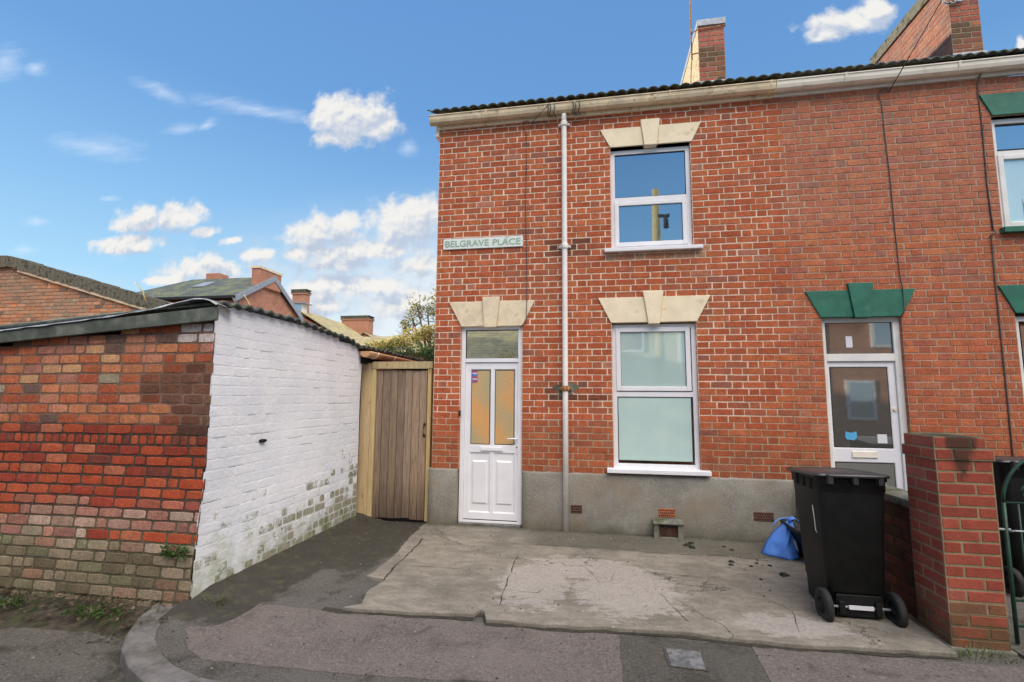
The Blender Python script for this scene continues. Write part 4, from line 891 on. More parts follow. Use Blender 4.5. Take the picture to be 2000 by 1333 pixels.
for i in range(n + 1):
    x = -6.25 + (6.25 - .925) * i / n; vs += [(x, -2.69, fz(x, 0)), (x, -2.69, fz(x, 1)), (x, -2.655, fz(x, 1)), (x, -2.655, fz(x, 0))]
mb.mesh(vs, [(i * 4 + k, (i + 1) * 4 + k, (i + 1) * 4 + (k + 1) % 4, i * 4 + (k + 1) % 4) for i in range(n) for k in range(4)] + [(0, 1, 2, 3), (n * 4 + 3, n * 4 + 2, n * 4 + 1, n * 4)])
mb.build('fascia_board', M_fascia, shed, bevel=.004)
def ztop(x):
    P_ = [(-6.4, 1.89), (-3.09, 2.155), (-2.03, 2.248), (-1.6, 2.30), (-1.3, 2.355), (-1.12, 2.392), (-1.0, 2.385), (-.93, 2.352), (-.905, 2.33)]
    for (a, b), (c, d) in zip(P_, P_[1:]):
        if a <= x <= c: return b + (d - b) * (x - a) / (c - a)
    return P_[-1][1]
mb = MB()
def fl(u, v):
    x = -6.35 + (6.35 - .915) * (u ** .6); lift = max(0, ztop(x) - fz(min(x, -.93), 1))
    z_ = ztop(x) - (.014 + .010 * noise.noise((x * 6, 0, 0)) if v == 0 else 0) + .008 * noise.noise((x * 5, v * 3, 1)) * (x > -2)
    return (x, -2.705 + .26 * max(0, v - .1), z_ - .05 * v * v + .0 * lift)
mb.grid(fl, 60, 6); mb.build('metal_flashing', M_zinc, shed, solid=.003, fix=False, label='lifted crumpled metal flashing')
mb = MB()
def rs(u, v):
    y = -2.64 + 2.50 * v; x = -6.3 + (6.3 - .925 + .02 * noise.noise((v * 30, 0, 1))) * u
    return (x, y, roofz(x, y) - .012 + .014 * math.sin(y * 2 * math.pi / .146) + (.01 * noise.noise((y * 4, 1, 0))))
mb.grid(rs, 6, 136); mb.build('roof', M_tile, shed, solid=-.026, fix=False)
mb = MB(); mb.box(SX - .03, SX - .004, SY + .05, -.12, 1.9, 2.04); mb.build('wall_plate', M_dark, shed)
mb = MB(); mb.loft([[(SX + .012 + dx, -1.952 + .042 * math.cos(t) * s, 1.188 + .016 * math.sin(t) * s) for t in np.linspace(0, 2 * math.pi, 13)[:-1]] for dx, s in ((.006, .2), (.008, 1), (-.02, 1))]); mb.build('wall_hole', M_dark, shed)

# lean-to behind the gate with its fat brown gutter
lean = thing('outbuilding', (-2.2, 1.7, 0), 'dark corrugated lean-to with a brown plastic gutter behind the wooden gate', 'outbuilding')
mb = MB(); mb.box(-3.6, -.99, .15, 3.3, -.1, 2.12); mb.build('wall', M_farbrick, lean)
mb = MB()
def rl(u, v):
    y = -.10 + 3.5 * v; x = -3.7 + (3.7 - .93 + .02 * noise.noise((v * 40, 0, 1))) * u
    return (x, y, 2.245 + .035 * (x + .93) + .016 * math.sin(y * 2 * math.pi / .146) - .012 * y + .01 * noise.noise((y * 5, 0, 0)))
mb.grid(rl, 6, 180); mb.build('roof', M_tile, lean, solid=-.02, fix=False)
mb = MB(); hp = [(-.885 + .078 * math.cos(R(a)), .078 * math.sin(R(a))) for a in range(180, 361, 15)]; hp += [(-.885 + .072 * math.cos(R(a)), .072 * math.sin(R(a))) for a in range(360, 179, -15)]
mb.loft([[(p[0], y, 2.185 - .008 * (y + .1) + p[1]) for p in hp] for y in (-.16, .2, 1, 2, 3.2)], None, 0, True)
mb.prism([(-.885 + .078 * math.cos(R(a)), 2.185 + .078 * math.sin(R(a))) for a in range(180, 361, 15)], -.165, -.160, 'y'); gt = mb.build('gutter', M_brown, lean)
for y in (.06, .62, 1.8):
    mb = MB(); mb.loft([[(-.885 + r_ * math.cos(R(a)), yy, 2.185 - .008 * y + r_ * math.sin(R(a))) for a in range(180, 361, 15)] for yy, r_ in ((y, .080), (y, .085), (y + .025, .085), (y + .025, .080))], cap=(0, 0))
    mb.build('gutter_clip', M_gutw, gt)
mb = MB(); mb.box(-.985, -.95, -.10, 3.2, 2.03, 2.16); mb.build('fascia', M_dark, lean)

# ================================================================== wooden gate
gate = thing('wooden_gate', (-.53, .08, 0), 'tall weathered board gate in a new softwood frame between the white wall and the house', 'gate')
def plank(mb, x0, x1, y0, y1, z0, z1, c): mb.box(x0, x1, y0, y1, z0, z1, c)
mb = MB(); mb.box(-1.03, -.885, .055, .12, .02, 2.045, (1, 1, 1)); mb.build('gate_post', M_newwood, gate, bevel=.004, label='wide pale gate post by the white wall')
mb = MB(); mb.box(-.882, -.822, .05, .125, .01, 1.965, (.92, .95, .85)); mb.build('gate_post', M_newwood, gate, bevel=.004)
mb = MB(); mb.box(-.098, -.048, .05, .125, .03, 1.962, (.85, .85, .7)); mb.build('gate_post', M_newwood, gate, bevel=.004)
mb = MB(); mb.box(-.882, -.035, .045, .125, 1.967, 2.062, (.70, .75, .72)); mb.build('top_rail', M_newwood, gate, bevel=.004)
mb = MB(); x = -.815; i = 0
for w_ in (.085, .11, .10, .105, .10, .105, .10):
    k = random.uniform(.75, 1.15); mb.box(x, min(x + w_ - .004, -.102), .075 + .006 * (i % 2), .097 + .006 * (i % 2), .035 + random.uniform(0, .02), 1.945 + random.uniform(-.008, .006), (k, k * random.uniform(.95, 1), k * random.uniform(.9, 1))); x += w_; i += 1
gl = mb.build('board_panel', M_oldwood, gate, bevel=.005)
mb = MB(); mb.box(-.80, -.11, .11, .13, .5, .6, (1, 1, 1)); mb.build('ledge', M_oldwood, gate); mb = MB(); mb.box(-.80, -.11, .11, .13, 1.5, 1.6, (1, 1, 1)); mb.build('ledge', M_oldwood, gate)
mb = MB(); mb.tube([(-.135, .075, 1.235), (-.137, .045, 1.215), (-.138, .035, 1.17), (-.137, .045, 1.125), (-.135, .075, 1.105)], [.008, .008, .009, .008, .008], 8)
for zc in (1.245, 1.095): mb.tube([(-.135, .076, zc), (-.135, .068, zc)], .018, 10)
mb.build('handle', M_blackiron, gate)

# ================================================================== pillar, low wall, iron gate
pil = thing('brick_pillar', (4.5, -2.07, 0), 'free standing red brick gate pillar with black mould streaks near its top', 'pillar')
PX0, PX1, PY0, PY1 = 4.335, 4.668, -2.30, -1.955
mb = MB(); PC = .0755; z = .0; k = 0
def pilcol(nm, u, z):
    c = jit(pick([(4, (.30, .068, .042)), (3, (.33, .08, .05)), (2, (.27, .06, .04)), (1, (.34, .10, .07))]), .08)
    if False:
        d_ = abs(u - .15 - .03 * math.sin(z * 30)) / .07; 
        if d_ < 1 or (z > 1.28 and .1 < u): c = mixc(c, (.035, .03, .025), .85 if d_ < 1 else .45)
    if z < .25: c = mixc(c, (.13, .09, .045), .6 * random.random() + .1)
    return c
def lay_pillar(zb, zt, kk, grow=0):
    X0, X1, Y0, Y1 = PX0 - grow, PX1 + grow, PY0 - grow, PY1 + grow
    faces = ((lambda u, z_, d: (X0 + u, Y0 - d, z_), X1 - X0, 0), (lambda u, z_, d: (X0 - d, Y1 - u, z_), Y1 - Y0, 1), (lambda u, z_, d: (X1 + d, Y0 + u, z_), Y1 - Y0, 2), (lambda u, z_, d: (X1 - u, Y1 + d, z_), X1 - X0, 3))
    for W3, L, nm in faces:
        if nm == 0: cc = [0, .222, L] if kk % 2 else [0, .11, L]
        elif nm == 1: cc = [0, .11, L] if kk % 2 else [0, .222, L]
        elif nm == 2: cc = [0, .222, L] if kk % 2 else [0, .11, L]
        else: cc = [0, .11, L] if kk % 2 else [0, .222, L]
        for p, q in zip(cc, cc[1:]): lay(mb, p, q, zb, zt, W3, pilcol(nm, (p + q) / 2, zb), .0035, .0105, .0011)
        m = 6
        for i in range(m): mb.face([W3(L * i / m, zb, 0), W3(L * (i + 1) / m, zb, 0), W3(L * (i + 1) / m, zt, 0), W3(L * i / m, zt, 0)], jit((.27, .215, .13) if zb > .2 else (.15, .13, .08), .1))
while z < 1.20: lay_pillar(z, z + PC, k); z += PC; k += 1
lay_pillar(z, z + PC, k, .010); z += PC
mb.face([(PX0 - .01, PY0 - .01, z), (PX1 + .01, PY0 - .01, z), (PX1 + .01, PY1 + .01, z), (PX0 - .01, PY1 + .01, z)], (.12, .11, .07))
g0 = PX0; PX0 += .004; PX1 -= .018; PY0 += .012; lay_pillar(z, 1.362, k + 1, 0); z = 1.362
mb.face([(PX0, PY0, z), (PX1, PY0, z), (PX1, PY1, z), (PX0, PY1, z)], (.10, .09, .055)); mb.build('pillar_shaft', M_pil2, pil, fix=False)
mb = MB(); mb.box(4.315, 4.69, -2.325, -1.94, -.05, .022); mb.build('footing', M_cap, pil, bevel=.01)
bw = thing('boundary_wall', (4.5, -.9, 0), 'low dark brick wall with stone coping between the pillar and the house', 'wall')
mb = MB(); z = -.02; k = 0
while z < .79:
    for W3, L in ((lambda u, z_, d: (4.40 - d, -.04 - u, z_), 1.91), (lambda u, z_, d: (4.62 + d, -1.95 + u, z_), 1.91)):
        cc = [0] + list(np.arange(.112 if k % 2 else .225, L - .04, .225)) + [L]
        for p, q in zip(cc, cc[1:]): lay(mb, p, q, z, z + .0785, W3, jit(pick([(3, (.10, .035, .025)), (2, (.06, .03, .022)), (1, (.13, .045, .03))]), .15), .004, .011, .002)
        mb.face([W3(0, z, 0), W3(L, z, 0), W3(L, z + .0785, 0), W3(0, z + .0785, 0)], (.05, .045, .03))
    z += .0785; k += 1
mb.build('wall_body', M_pil, bw, fix=False)
mb = MB(); mb.box(4.385, 4.635, -1.945, -.035, .79, .855); mb.build('coping', M_cap, bw, bevel=.012)
ig = thing('iron_gate', (5.15, -2.2, 0), 'dark green wrought iron garden gate with arched top and scrolls beside the pillar', 'gate')
GX0, GX1, GZ = 4.775, 5.55, .925
mb = MB(); mb.tube([(GX0, -2.2, .03), (GX0, -2.2, GZ)], .012, 8); mb.tube([(GX1, -2.2, .03), (GX1, -2.2, GZ)], .012, 8)
mb.tube([(GX0 + (GX1 - GX0) * (1 - math.cos(t)) / 2, -2.2, GZ + .36 * math.sin(t)) for t in np.linspace(0, math.pi, 20)], .011, 8)
for zr in (GZ, .14, .30): mb.tube([(GX0, -2.2, zr), (GX1, -2.2, zr)], .008, 6)
mb.build('gate_frame', M_greeniron, ig)
for x in np.arange(GX0 + .085, GX1 - .03, .095):
    mb = MB(); mb.tube([(x, -2.2, .14), (x, -2.2, GZ)], .006, 6); mb.build('bar', M_greeniron, ig)
for cx, cz, s in ((4.94, 1.01, 1), (5.16, 1.03, -1), (5.38, 1.01, -1)):
    mb = MB(); mb.tube([(cx + s * (.012 + .012 * t) * math.cos(t), -2.2, cz + (.012 + .012 * t) * math.sin(t)) for t in np.linspace(0, 5.5, 28)], .006, 6); mb.build('scroll', M_greeniron, ig)
mb = MB(); mb.tube([(4.70, -2.2, .75), (4.80, -2.2, .75)], .008, 6); mb.tube([(4.785, -2.215, .74), (4.80, -2.235, .75), (4.86, -2.235, .75)], .006, 6); mb.build('latch', M_lead, ig)

# ================================================================== wheelie bins, bag, box
def bin_parts(t, X0, X1, Y0, Y1, ztop=1.045):
    """X0..X1 rim width, Y0 rear (wheel side, towards the street), Y1 front"""
    cx, cy = (X0 + X1) / 2, (Y0 + Y1) / 2; wx, wy = (X1 - X0), (Y1 - Y0)
    def rg(fx, y0, y1, z, r): return rr(cx - wx * fx / 2, cx + wx * fx / 2, y0, y1, r, z)
    mb = MB()
    rings = [rg(.70, Y0 + .085, Y1 - .10, .045, .04), rg(.74, Y0 + .075, Y1 - .085, .06, .05), rg(.76, Y0 + .07, Y1 - .08, .20, .05), rg(.78, Y0 + .045, Y1 - .075, .22, .05),
             rg(.92, Y0 + .03, Y1 - .02, ztop - .13, .05), rg(.93, Y0 + .03, Y1 - .02, ztop - .12, .05), rg(.955, Y0 + .022, Y1 - .008, ztop - .11, .05), rg(.96, Y0 + .02, Y1 - .005, ztop - .04, .05), rg(1.0, Y0 + .015, Y1 + .01, ztop - .035, .05), rg(1.0, Y0 + .015, Y1 + .01, ztop - .012, .05)]
    mb.loft(rings)
    body = mb.build('bin_body', M_black, t)
    mb = MB()
    for yy in (Y0 + .14, Y0 + .27, Y0 + .40): mb = MB(); mb.box(X0 + .004, X0 + .016, yy, yy + .035, ztop - .12, ztop - .045); mb.build('rim_slot', M_dark, body)
    mb = MB()                                          # lid: shallow domed, higher at the hinge
    lr = [rr(X0 - .012, X1 + .012, Y0 - .0, Y1 + .035, .05, ztop - .008), rr(X0 - .014, X1 + .014, Y0 - .002, Y1 + .037, .05, ztop + .004), rr(X0 - .006, X1 + .006, Y0 + .01, Y1 + .03, .05, ztop + .016), rr(X0 + .05, X1 - .05, Y0 + .06, Y1 - .02, .04, ztop + .026), rr(X0 + .06, X1 - .06, Y0 + .07, Y1 - .03, .04, ztop + .020), rr(X0 + .14, X1 - .14, Y0 + .15, Y1 - .1, .04, ztop + .022)]
    lr = [[(p[0], p[1], p[2] - .035 * (p[1] - Y0) / wy) for p in r_] for r_ in lr]
    mb.loft(lr); lid = mb.build('lid', M_lidm, t)
    mb = MB(); mb.tube([(X0 + .07, Y0 - .025, ztop + .004), (X1 - .07, Y0 - .025, ztop + .004)], .014, 10)
    for x_ in (X0 + .08, cx, X1 - .08): mb.box(x_ - .018, x_ + .018, Y0 - .035, Y0 + .03, ztop - .055, ztop + .012)
    mb.build('lift_handle', M_lidm, t, bevel=.004)
    ax = Y0 + .045; ar = .115
    mb = MB(); mb.tube([(X0 - .0, ax, ar), (X1 + .0, ax, ar)], .009, 8); mb.build('axle', M_lead, t)
    mb = MB(); mb.box(cx - .15, cx + .15, Y0 + .045, Y0 + .09, .05, .20); mb.box(cx - .14, cx - .10, Y0 + .02, Y0 + .08, .07, .16); mb.box(cx + .10, cx + .14, Y0 + .02, Y0 + .08, .07, .16); mb.build('axle_housing', M_black, t, bevel=.006)
    for s, x_ in ((-1, X0 + .015), (1, X1 - .015)):
        mb = MB(); prof = [(-.022, .06), (-.026, .10), (-.022, .113), (-.010, .118), (.010, .118), (.022, .113), (.026, .10), (.022, .06)]
        mb.loft([[(x_ + p[0], ax + p[1] * math.cos(t_), ar + p[1] * math.sin(t_)) for p in prof] for t_ in np.linspace(0, 2 * math.pi, 29)], cap=(0, 0)); wh = mb.build('wheel', M_rubber, t)
        mb = MB(); mb.loft([[(x_ + dx, ax + r_ * math.cos(t_), ar + r_ * math.sin(t_)) for t_ in np.linspace(0, 2 * math.pi, 25)[:-1]] for dx, r_ in ((-.030, .012), (-.030, .022), (-.014, .03), (-.012, .085), (-.020, .096), (.020, .096), (.012, .085), (.014, .03), (.030, .022), (.030, .012))]); mb.build('hub', M_black, wh)
    return body, cx
wb = thing('wheelie_bin', (3.93, -1.75, 0), 'black two wheeled bin standing on the concrete with its wheels towards the street', 'bin', 'black wheelie bins')
body, cx = bin_parts(wb, 3.685, 4.178, -2.06, -1.48)
mb = MB(); mb.box(cx - .075, cx + .085, -2.036, -2.026, .106, .132); mb.build('reflective_strip', M_sticker_w, body)
mb = MB(); mb.tube([(3.703, -1.90, .80), (3.712, -1.90, .70), (3.716, -1.90, .615), (3.722, -1.915, .60)], .0035, 5); mb.build('chalk_mark', M_gutw, body, label='white number one marked on the bin side')
wb2 = thing('wheelie_bin', (5.72, -.95, 0), 'black bin behind the green iron gate', 'bin', 'black wheelie bins')
bin_parts(wb2, 5.44, 6.02, -1.25, -.60, 1.09)
# black recycling box, leaning, and the blue bag slumped against it
rb_ = thing('recycling_box', (4.06, -.6, 0), 'black open plastic recycling box tipped on its side behind the bag', 'box')
mb = MB(); 
def tilt(p, c, a):
    x_, z_ = p[0] - c[0], p[2] - c[2]; return (c[0] + x_ * math.cos(a) + z_ * math.sin(a), p[1], c[2] - x_ * math.sin(a) + z_ * math.cos(a))
def bx_ring(h, g, z): return [tilt(p, (4.05, 0, .035), R(-14)) for p in rr(4.05 - g + .0, 4.36 + g, -.86 - g, -.40 + g, .03, z)]
mb.loft([bx_ring(0, -.03, .04), bx_ring(0, -.02, .05), bx_ring(0, 0, .33), bx_ring(0, .022, .335), bx_ring(0, .022, .365), bx_ring(0, .005, .365), bx_ring(0, -.02, .08)], cap=(1, 1)); mb.build('box_shell', M_black, rb_)
mb = MB(); mb.mesh([tilt(p, (4.05, 0, .035), R(-14)) for p in [(4.03, -.72, .14), (4.03, -.66, .14), (4.03, -.66, .24), (4.03, -.72, .24)]], [(0, 1, 2, 3)]); mb.build('label_panel', M_lead, rb_, solid=.003)
bag = thing('blue_bag', (3.92, -.5, 0), 'crumpled bright blue recycling bag with a loop handle slumped on the concrete', 'bag')
mb = MB()
A, B_, T = Vector((3.725, -.50, .036)), Vector((4.045, -.62, .034)), Vector((4.01, -.47, .40))
def bagf(side):
    def f(u, v):
        base = A.lerp(B_, u); topp = Vector((3.99, -.50, .37)).lerp(Vector((4.04, -.50, .385)), u)
        e = v ** .85; p = base.lerp(topp, e)
        p.x -= .035 * math.sin(math.pi * v) * (1 - u) * 1.3
        puff_ = math.sin(math.pi * min(1, max(0, u))) ** .7 * (1 - v) ** .6
        yy = side * (.10 * puff_ + .004)
        fold = .022 * math.sin(9 * u + 5 * v + 1.5) * math.sin(math.pi * u) * (1 - .4 * v) + .018 * noise.noise((u * 4, v * 4, side * 3)) * math.sin(math.pi * u) + .02 * max(0, 1 - abs(u - .35 - .5 * v) / .08) * math.sin(math.pi * v)
        return (p.x, p.y + yy + side * fold, max(.036, p.z + .015 * puff_ * (v < .01) * 0))
    return f
mb.grid(bagf(-1), 26, 22); mb.grid(bagf(1), 26, 22); mb.build('bag_body', M_blue, bag, solid=.002, fix=False)
mb = MB(); mb.grid(lambda u, v: (3.995 + .115 * u, -.55 + .10 * v + .01 * noise.noise((u * 5, v * 5, 0)), .375 + .05 * math.sin(math.pi * min(1, u * 1.1)) * (1 - .5 * abs(v - .5)) - .03 * u), 10, 8); mb.build('bag_flap', M_blue, bag, solid=.003, fix=False)
mb = MB(); pth = [(3.865, -.56, .262), (3.835, -.57, .30), (3.835, -.57, .345), (3.87, -.565, .385), (3.93, -.56, .402), (3.99, -.555, .405)]
vs = []
for i, p in enumerate(pth): vs += [(p[0], p[1] - .014, p[2]), (p[0], p[1] + .014, p[2])]
mb.mesh(vs, [(2 * i, 2 * i + 1, 2 * i + 3, 2 * i + 2) for i in range(len(pth) - 1)], None, 0, True); o = mb.build('handle', M_blue, bag, solid=.008, fix=False); s_ = o.modifiers.new('s', 'SUBSURF'); s_.levels = s_.render_levels = 2

# stopcock cover
sc_ = thing('inspection_cover', (2.63, -2.74, 0), 'small square metal access cover set in the dark pavement strip', 'cover')
mb = MB(); mb.prism([(2.505, -2.845), (2.705, -2.86), (2.715, -2.645), (2.50, -2.635)], -.02, .010, 'z'); pl_ = mb.build('cover_plate', M_cover, sc_, bevel=.004)
mb = MB(); ring_o = [(2.49, -2.86), (2.72, -2.875), (2.73, -2.63), (2.485, -2.62)]; ri = [(2.503, -2.847), (2.707, -2.862), (2.717, -2.643), (2.498, -2.633)]
mb.mesh([(p[0], p[1], .008) for p in ring_o + ri], [(i, (i + 1) % 4, (i + 1) % 4 + 4, i + 4) for i in range(4)]); mb.build('cover_frame', M_pave3, sc_)

# ================================================================== earth, litter and small plants
mb = MB()
def earth(u, v):
    y = -3.0 + 3.1 * v; wdt = .55 - .12 * v + .05 * noise.noise((y * 2, 0, 0)); x = -1.02 + wdt * u
    h = .105 * (1 - u) ** 1.1 * min(1, max(0, (y + 2.95) / .45)) + .010 * noise.noise((x * 9, y * 9, 0)) * (1 - u)
    return (x, y, .002 + max(0, h) if 0 < v < 1 and u < 1 else .001)
mb.grid(earth, 16, 80); structure(mb.build('earth_path', M_pave))
M_earth = simple('leafy earth', (.055, .045, .032), .95, .5, 18, .012, 50, col2=(.05, .06, .025), c2=(.5, .65), c2scale=6)
mb = MB()
def bank(u, v):
    x = -6.4 + 5.25 * u; y = -2.98 + .36 * v + .04 * noise.noise((x * 2, 3, 0)) * (v == 0)
    return (x, y, -.105 + (.10 + .03 * noise.noise((x * 3, 0, 0))) * min(1, v * 1.2) + .02 * noise.noise((x * 9, y * 9, 0)) * (v > .05))
mb.grid(bank, 110, 14); structure(mb.build('earth_bank', M_earth))
def tri_leaf(mb, c, s, col, flat=False, long=1.6):
    a = random.uniform(0, 2 * math.pi); t_ = random.uniform(-.35, .35) if flat else random.uniform(-1.3, 1.3); b_ = random.uniform(-.4, .4) if flat else random.uniform(-1.3, 1.3)
    M_ = Matrix.Rotation(a, 3, 'Z') @ Matrix.Rotation(t_, 3, 'X') @ Matrix.Rotation(b_, 3, 'Y')
    P = [(-.5 * long, 0, 0), (-.1, -.42, .04), (.5 * long, 0, -.03), (-.1, .42, .04)]
    mb.mesh([Vector(c) + M_ @ (Vector(p) * s) for p in P], [(0, 1, 2, 3)], col)
mb = MB()
for i in range(900):
    x = random.uniform(-4, -1.22); v = random.random() ** .8; y = -2.98 + .34 * v; s = random.uniform(.012, .034)
    tri_leaf(mb, (x, y, -.09 + .10 * min(1, v * 1.2) + .02 + random.uniform(0, .015)), s, jit(pick([(4, (.09, .065, .04)), (3, (.15, .11, .07)), (2, (.06, .05, .035)), (1, (.26, .21, .15)), (1.5, (.05, .09, .025))]), .3), True)
for i in range(130):
    x = random.uniform(-1.5, -.9); y = random.uniform(-3.1, -2.7); tri_leaf(mb, (x, y, -.09 if x < -1.2 else .02), random.uniform(.008, .02), jit((.12, .09, .06), .3), True)
for i in range(150):
    x = random.uniform(-.9, .1); y = random.uniform(-2.6, 0) if random.random() < .6 else random.uniform(-.35, 0); tri_leaf(mb, (x, y, .03 + .08 * max(0, -.45 - x)), random.uniform(.008, .022), jit(pick([(3, (.10, .075, .045)), (1, (.20, .16, .10)), (1, (.05, .08, .02))]), .3), True)
for i in range(70):
    x = random.uniform(1.2, 4.2); tri_leaf(mb, (x, -.04 - abs(random.gauss(0, .12)), .042), random.uniform(.006, .016), jit((.07, .06, .035), .3), True)
o = mb.build('leaf_litter', M_leaf); o['kind'] = 'stuff'
def tuft(name, loc, n, h, spread, cols, lab, cat, leafy=0, wall=False, xs=1.0):
    t = thing(name, loc, lab, cat); mb = MB()
    for i in range(n):
        a = random.uniform(0, 2 * math.pi); r0 = random.random() ** .7 * spread; hh = h * random.uniform(.4, 1); col = jit(pick(cols), .25)
        p = Vector((loc[0] + r0 * math.cos(a) * xs, loc[1] + (r0 * math.sin(a) * (.25 if wall else .6)) - (.01 if wall else 0), loc[2] + (random.uniform(-.5, .5) * spread if wall else 0)))
        d = Vector((math.cos(a) * .6 * xs, (-.7 if wall else math.sin(a) * .6), random.uniform(.1, .9) if wall else 1)).normalized()
        q = p + d * hh * .6; e = q + Vector((d.x, d.y, d.z - .9)) * hh * .35; s_ = Vector((-math.sin(a), math.cos(a), 0)) * (.0022 if not leafy else .004)
        mb.mesh([p - s_, p + s_, q + s_, q - s_, e], [(0, 1, 2, 3), (3, 2, 4)], col)
        if leafy:
            for k in range(4): tri_leaf(mb, q.lerp(e, random.random()) + Vector((random.uniform(-.01, .01), 0, random.uniform(-.01, .01))), leafy, col)
    mb.build('blades' if not leafy else 'leaves', M_leaf, t); return t
G1 = [(3, (.06, .12, .025)), (2, (.10, .16, .04)), (1, (.16, .17, .07))]
tuft('fern', (-1.13, -2.66, .40), 55, .07, .08, [(3, (.05, .13, .03)), (2, (.08, .18, .05))], 'small green fern rooted in the red brick near the white corner', 'plant', .016, True, 1.2)
tuft('weed', (-1.62, -2.86, -.02), 60, .08, .16, G1, 'low leafy weed in the litter at the foot of the shed', 'plant', .020, False, 1.3)
tuft('weed', (-2.45, -2.84, -.02), 40, .07, .12, G1, 'smaller leafy weed at the foot of the shed close to the left edge', 'plant', .018, False, 1.4)
tuft('grass_tuft', (-.78, -2.64, .04), 90, .07, .10, [(3, (.10, .13, .05)), (2, (.16, .18, .08)), (1, (.22, .20, .11))], 'wispy grass tuft on the pavement by the white wall corner', 'grass', 0, False, 1.3)
tuft('grass_tuft', (4.42, -2.36, .0), 90, .09, .13, [(3, (.12, .17, .06)), (2, (.20, .26, .11))], 'grass tuft at the foot of the brick pillar', 'grass', 0, False, 1.1)
tuft('grass_tuft', (4.62, -2.38, .0), 50, .04, .13, [(3, (.09, .12, .03))], 'mossy low grass under the right corner of the pillar', 'grass', 0, False, 1.3)
mb = MB()
def lump(c, s, col):
    n = 6; mb.loft([[(c[0] + s * r_ * math.cos(t) * random.uniform(.7, 1.3), c[1] + s * r_ * math.sin(t) * random.uniform(.6, 1.2), c[2] + s * h_) for t in np.linspace(0, 2 * math.pi, n + 1)[:-1]] for r_, h_ in ((1, 0), (.8, .35), (.3, .55))], col)
for c, s in [((3.02, -.38), .045), ((3.08, -.28), .035), ((3.06, -.45), .04), ((3.40, -.35), .022), ((3.45, -.45), .024), ((3.35, -.85), .03), ((3.32, -.95), .028), ((3.58, -.85), .02), ((3.68, -.9), .022), ((3.5, -.95), .018), ((3.72, -1.15), .045), ((3.48, -1.3), .018)]: lump((*c, .032), s, jit((.035, .04, .025), .3))
for i in range(170):
    x = random.uniform(.1, 4.2); y = random.uniform(-2.4, -.05)
    if random.random() < .5: y = random.uniform(-1.1, -.05)
    lump((x, y, .032), random.uniform(.003, .010), jit(pick([(3, (.05, .05, .04)), (1, (.4, .38, .34))]), .3))
for i in range(160):
    x = random.uniform(-.9, 5); y = random.uniform(-3.4, -2.55); lump((x, y, .004), random.uniform(.003, .009), jit(pick([(3, (.06, .055, .05)), (1, (.35, .33, .31))]), .3))
for i in range(90):
    x = random.uniform(-3, -1.1); y = random.uniform(-3.9, -3.0)
    if x < -1.3: lump((x, y, -.1), random.uniform(.003, .010), jit(pick([(3, (.08, .07, .06)), (1, (.35, .33, .31))]), .3))
o = mb.build('debris', M_leaf); o['kind'] = 'stuff'

# ================================================================== background buildings
gw = thing('brick_outbuilding', (-10, 5, -.1), 'big old brick gable with raked stone coping rising behind the shed at the far left', 'building')
mb = MB(); mb.prism([(-18, -.1), (-5.2, -.1), (-5.2, 2.70), (-12.85, 4.86), (-13.3, 4.86), (-18, 3.7)], 4.0, 9, 'y'); mb.build('wall', M_gablebrick, gw)
mb = MB(); z = 2.6; k = 0
while z < 4.85:
    u = -18 - random.random() * .2
    while u < -6:
        L = .255 * random.uniform(.9, 1.1) * (.5 if random.random() < .25 else 1); v = u + L; mid = (u + v) / 2
        topz = 4.86 - (mid + 12.85) * .2824 if mid > -12.85 else 4.86 + (mid + 13.3) * .247 if mid < -13.3 else 4.86
        if z + .09 < topz + .06:
            c = jit(pick([(4, (.58, .25, .12)), (3, (.62, .33, .19)), (2, (.48, .24, .15)), (2, (.40, .27, .18)), (.8, (.22, .16, .12))]), .15)
            n_ = noise.noise((u * .5, z * .9, 2))
            if n_ > 0: c = mixc(c, (.34, .26, .19), min(.7, n_ * 2))
            lay(mb, u, v, z, z + .092, lambda u, z, d: (u, 4.0 - d, z), c, .012, .016, .004)
            mb.face([(u, 3.998, z), (v, 3.998, z), (v, 3.998, z + .092), (u, 3.998, z + .092)], jit((.36, .28, .20), .15))
        u = v
    z += .092; k += 1
mb.build('brick_face', M_brick, gw, fix=False)
mb = MB(); L0 = Vector((-12.95, 5.16)); L1 = Vector((-5.1, 2.98)); n = 64
for i in range(n):
    a, b = L0.lerp(L1, i / n), L0.lerp(L1, (i + .94) / n); h = .27 + random.uniform(-.015, .015); r_ = random.uniform(-.012, .012)
    mb.prism([(a.x, a.y - h), (b.x, b.y - h), (b.x, b.y + r_), (a.x, a.y + r_)], 3.90, 4.35, 'y')
mb.prism([(-13.5, 4.85), (-12.96, 4.85), (-12.96, 5.15), (-13.5, 5.17)], 3.9, 4.35, 'y')
for i in range(18):
    a, b = Vector((-13.5, 5.15)).lerp(Vector((-18, 4.0)), i / 18), Vector((-13.5, 5.15)).lerp(Vector((-18, 4.0)), (i + .94) / 18); mb.prism([(b.x, b.y - .28), (a.x, a.y - .28), (a.x, a.y), (b.x, b.y)], 3.9, 4.35, 'y')
mb.build('coping', M_cap2, gw)
mb = MB(); mb.prism([(-12.6, 4.72), (-5.1, 2.62), (-5.1, 2.70), (-12.6, 4.80)], 3.93, 3.999, 'y'); mb.build('mortar_fillet', M_stone0, gw)
sh = thing('slate_house', (-17.5, 17.4, 0), 'brick house with mossy slate roof and pale scalloped bargeboards behind the shed', 'house')
mb = MB(); mb.prism([(14.85, 0), (19.9, 0), (19.9, 6.15), (17.39, 7.62), (14.85, 6.15)], -21, -15.15, 'x'); mb.build('wall', M_farbrick, sh)
mb = MB()
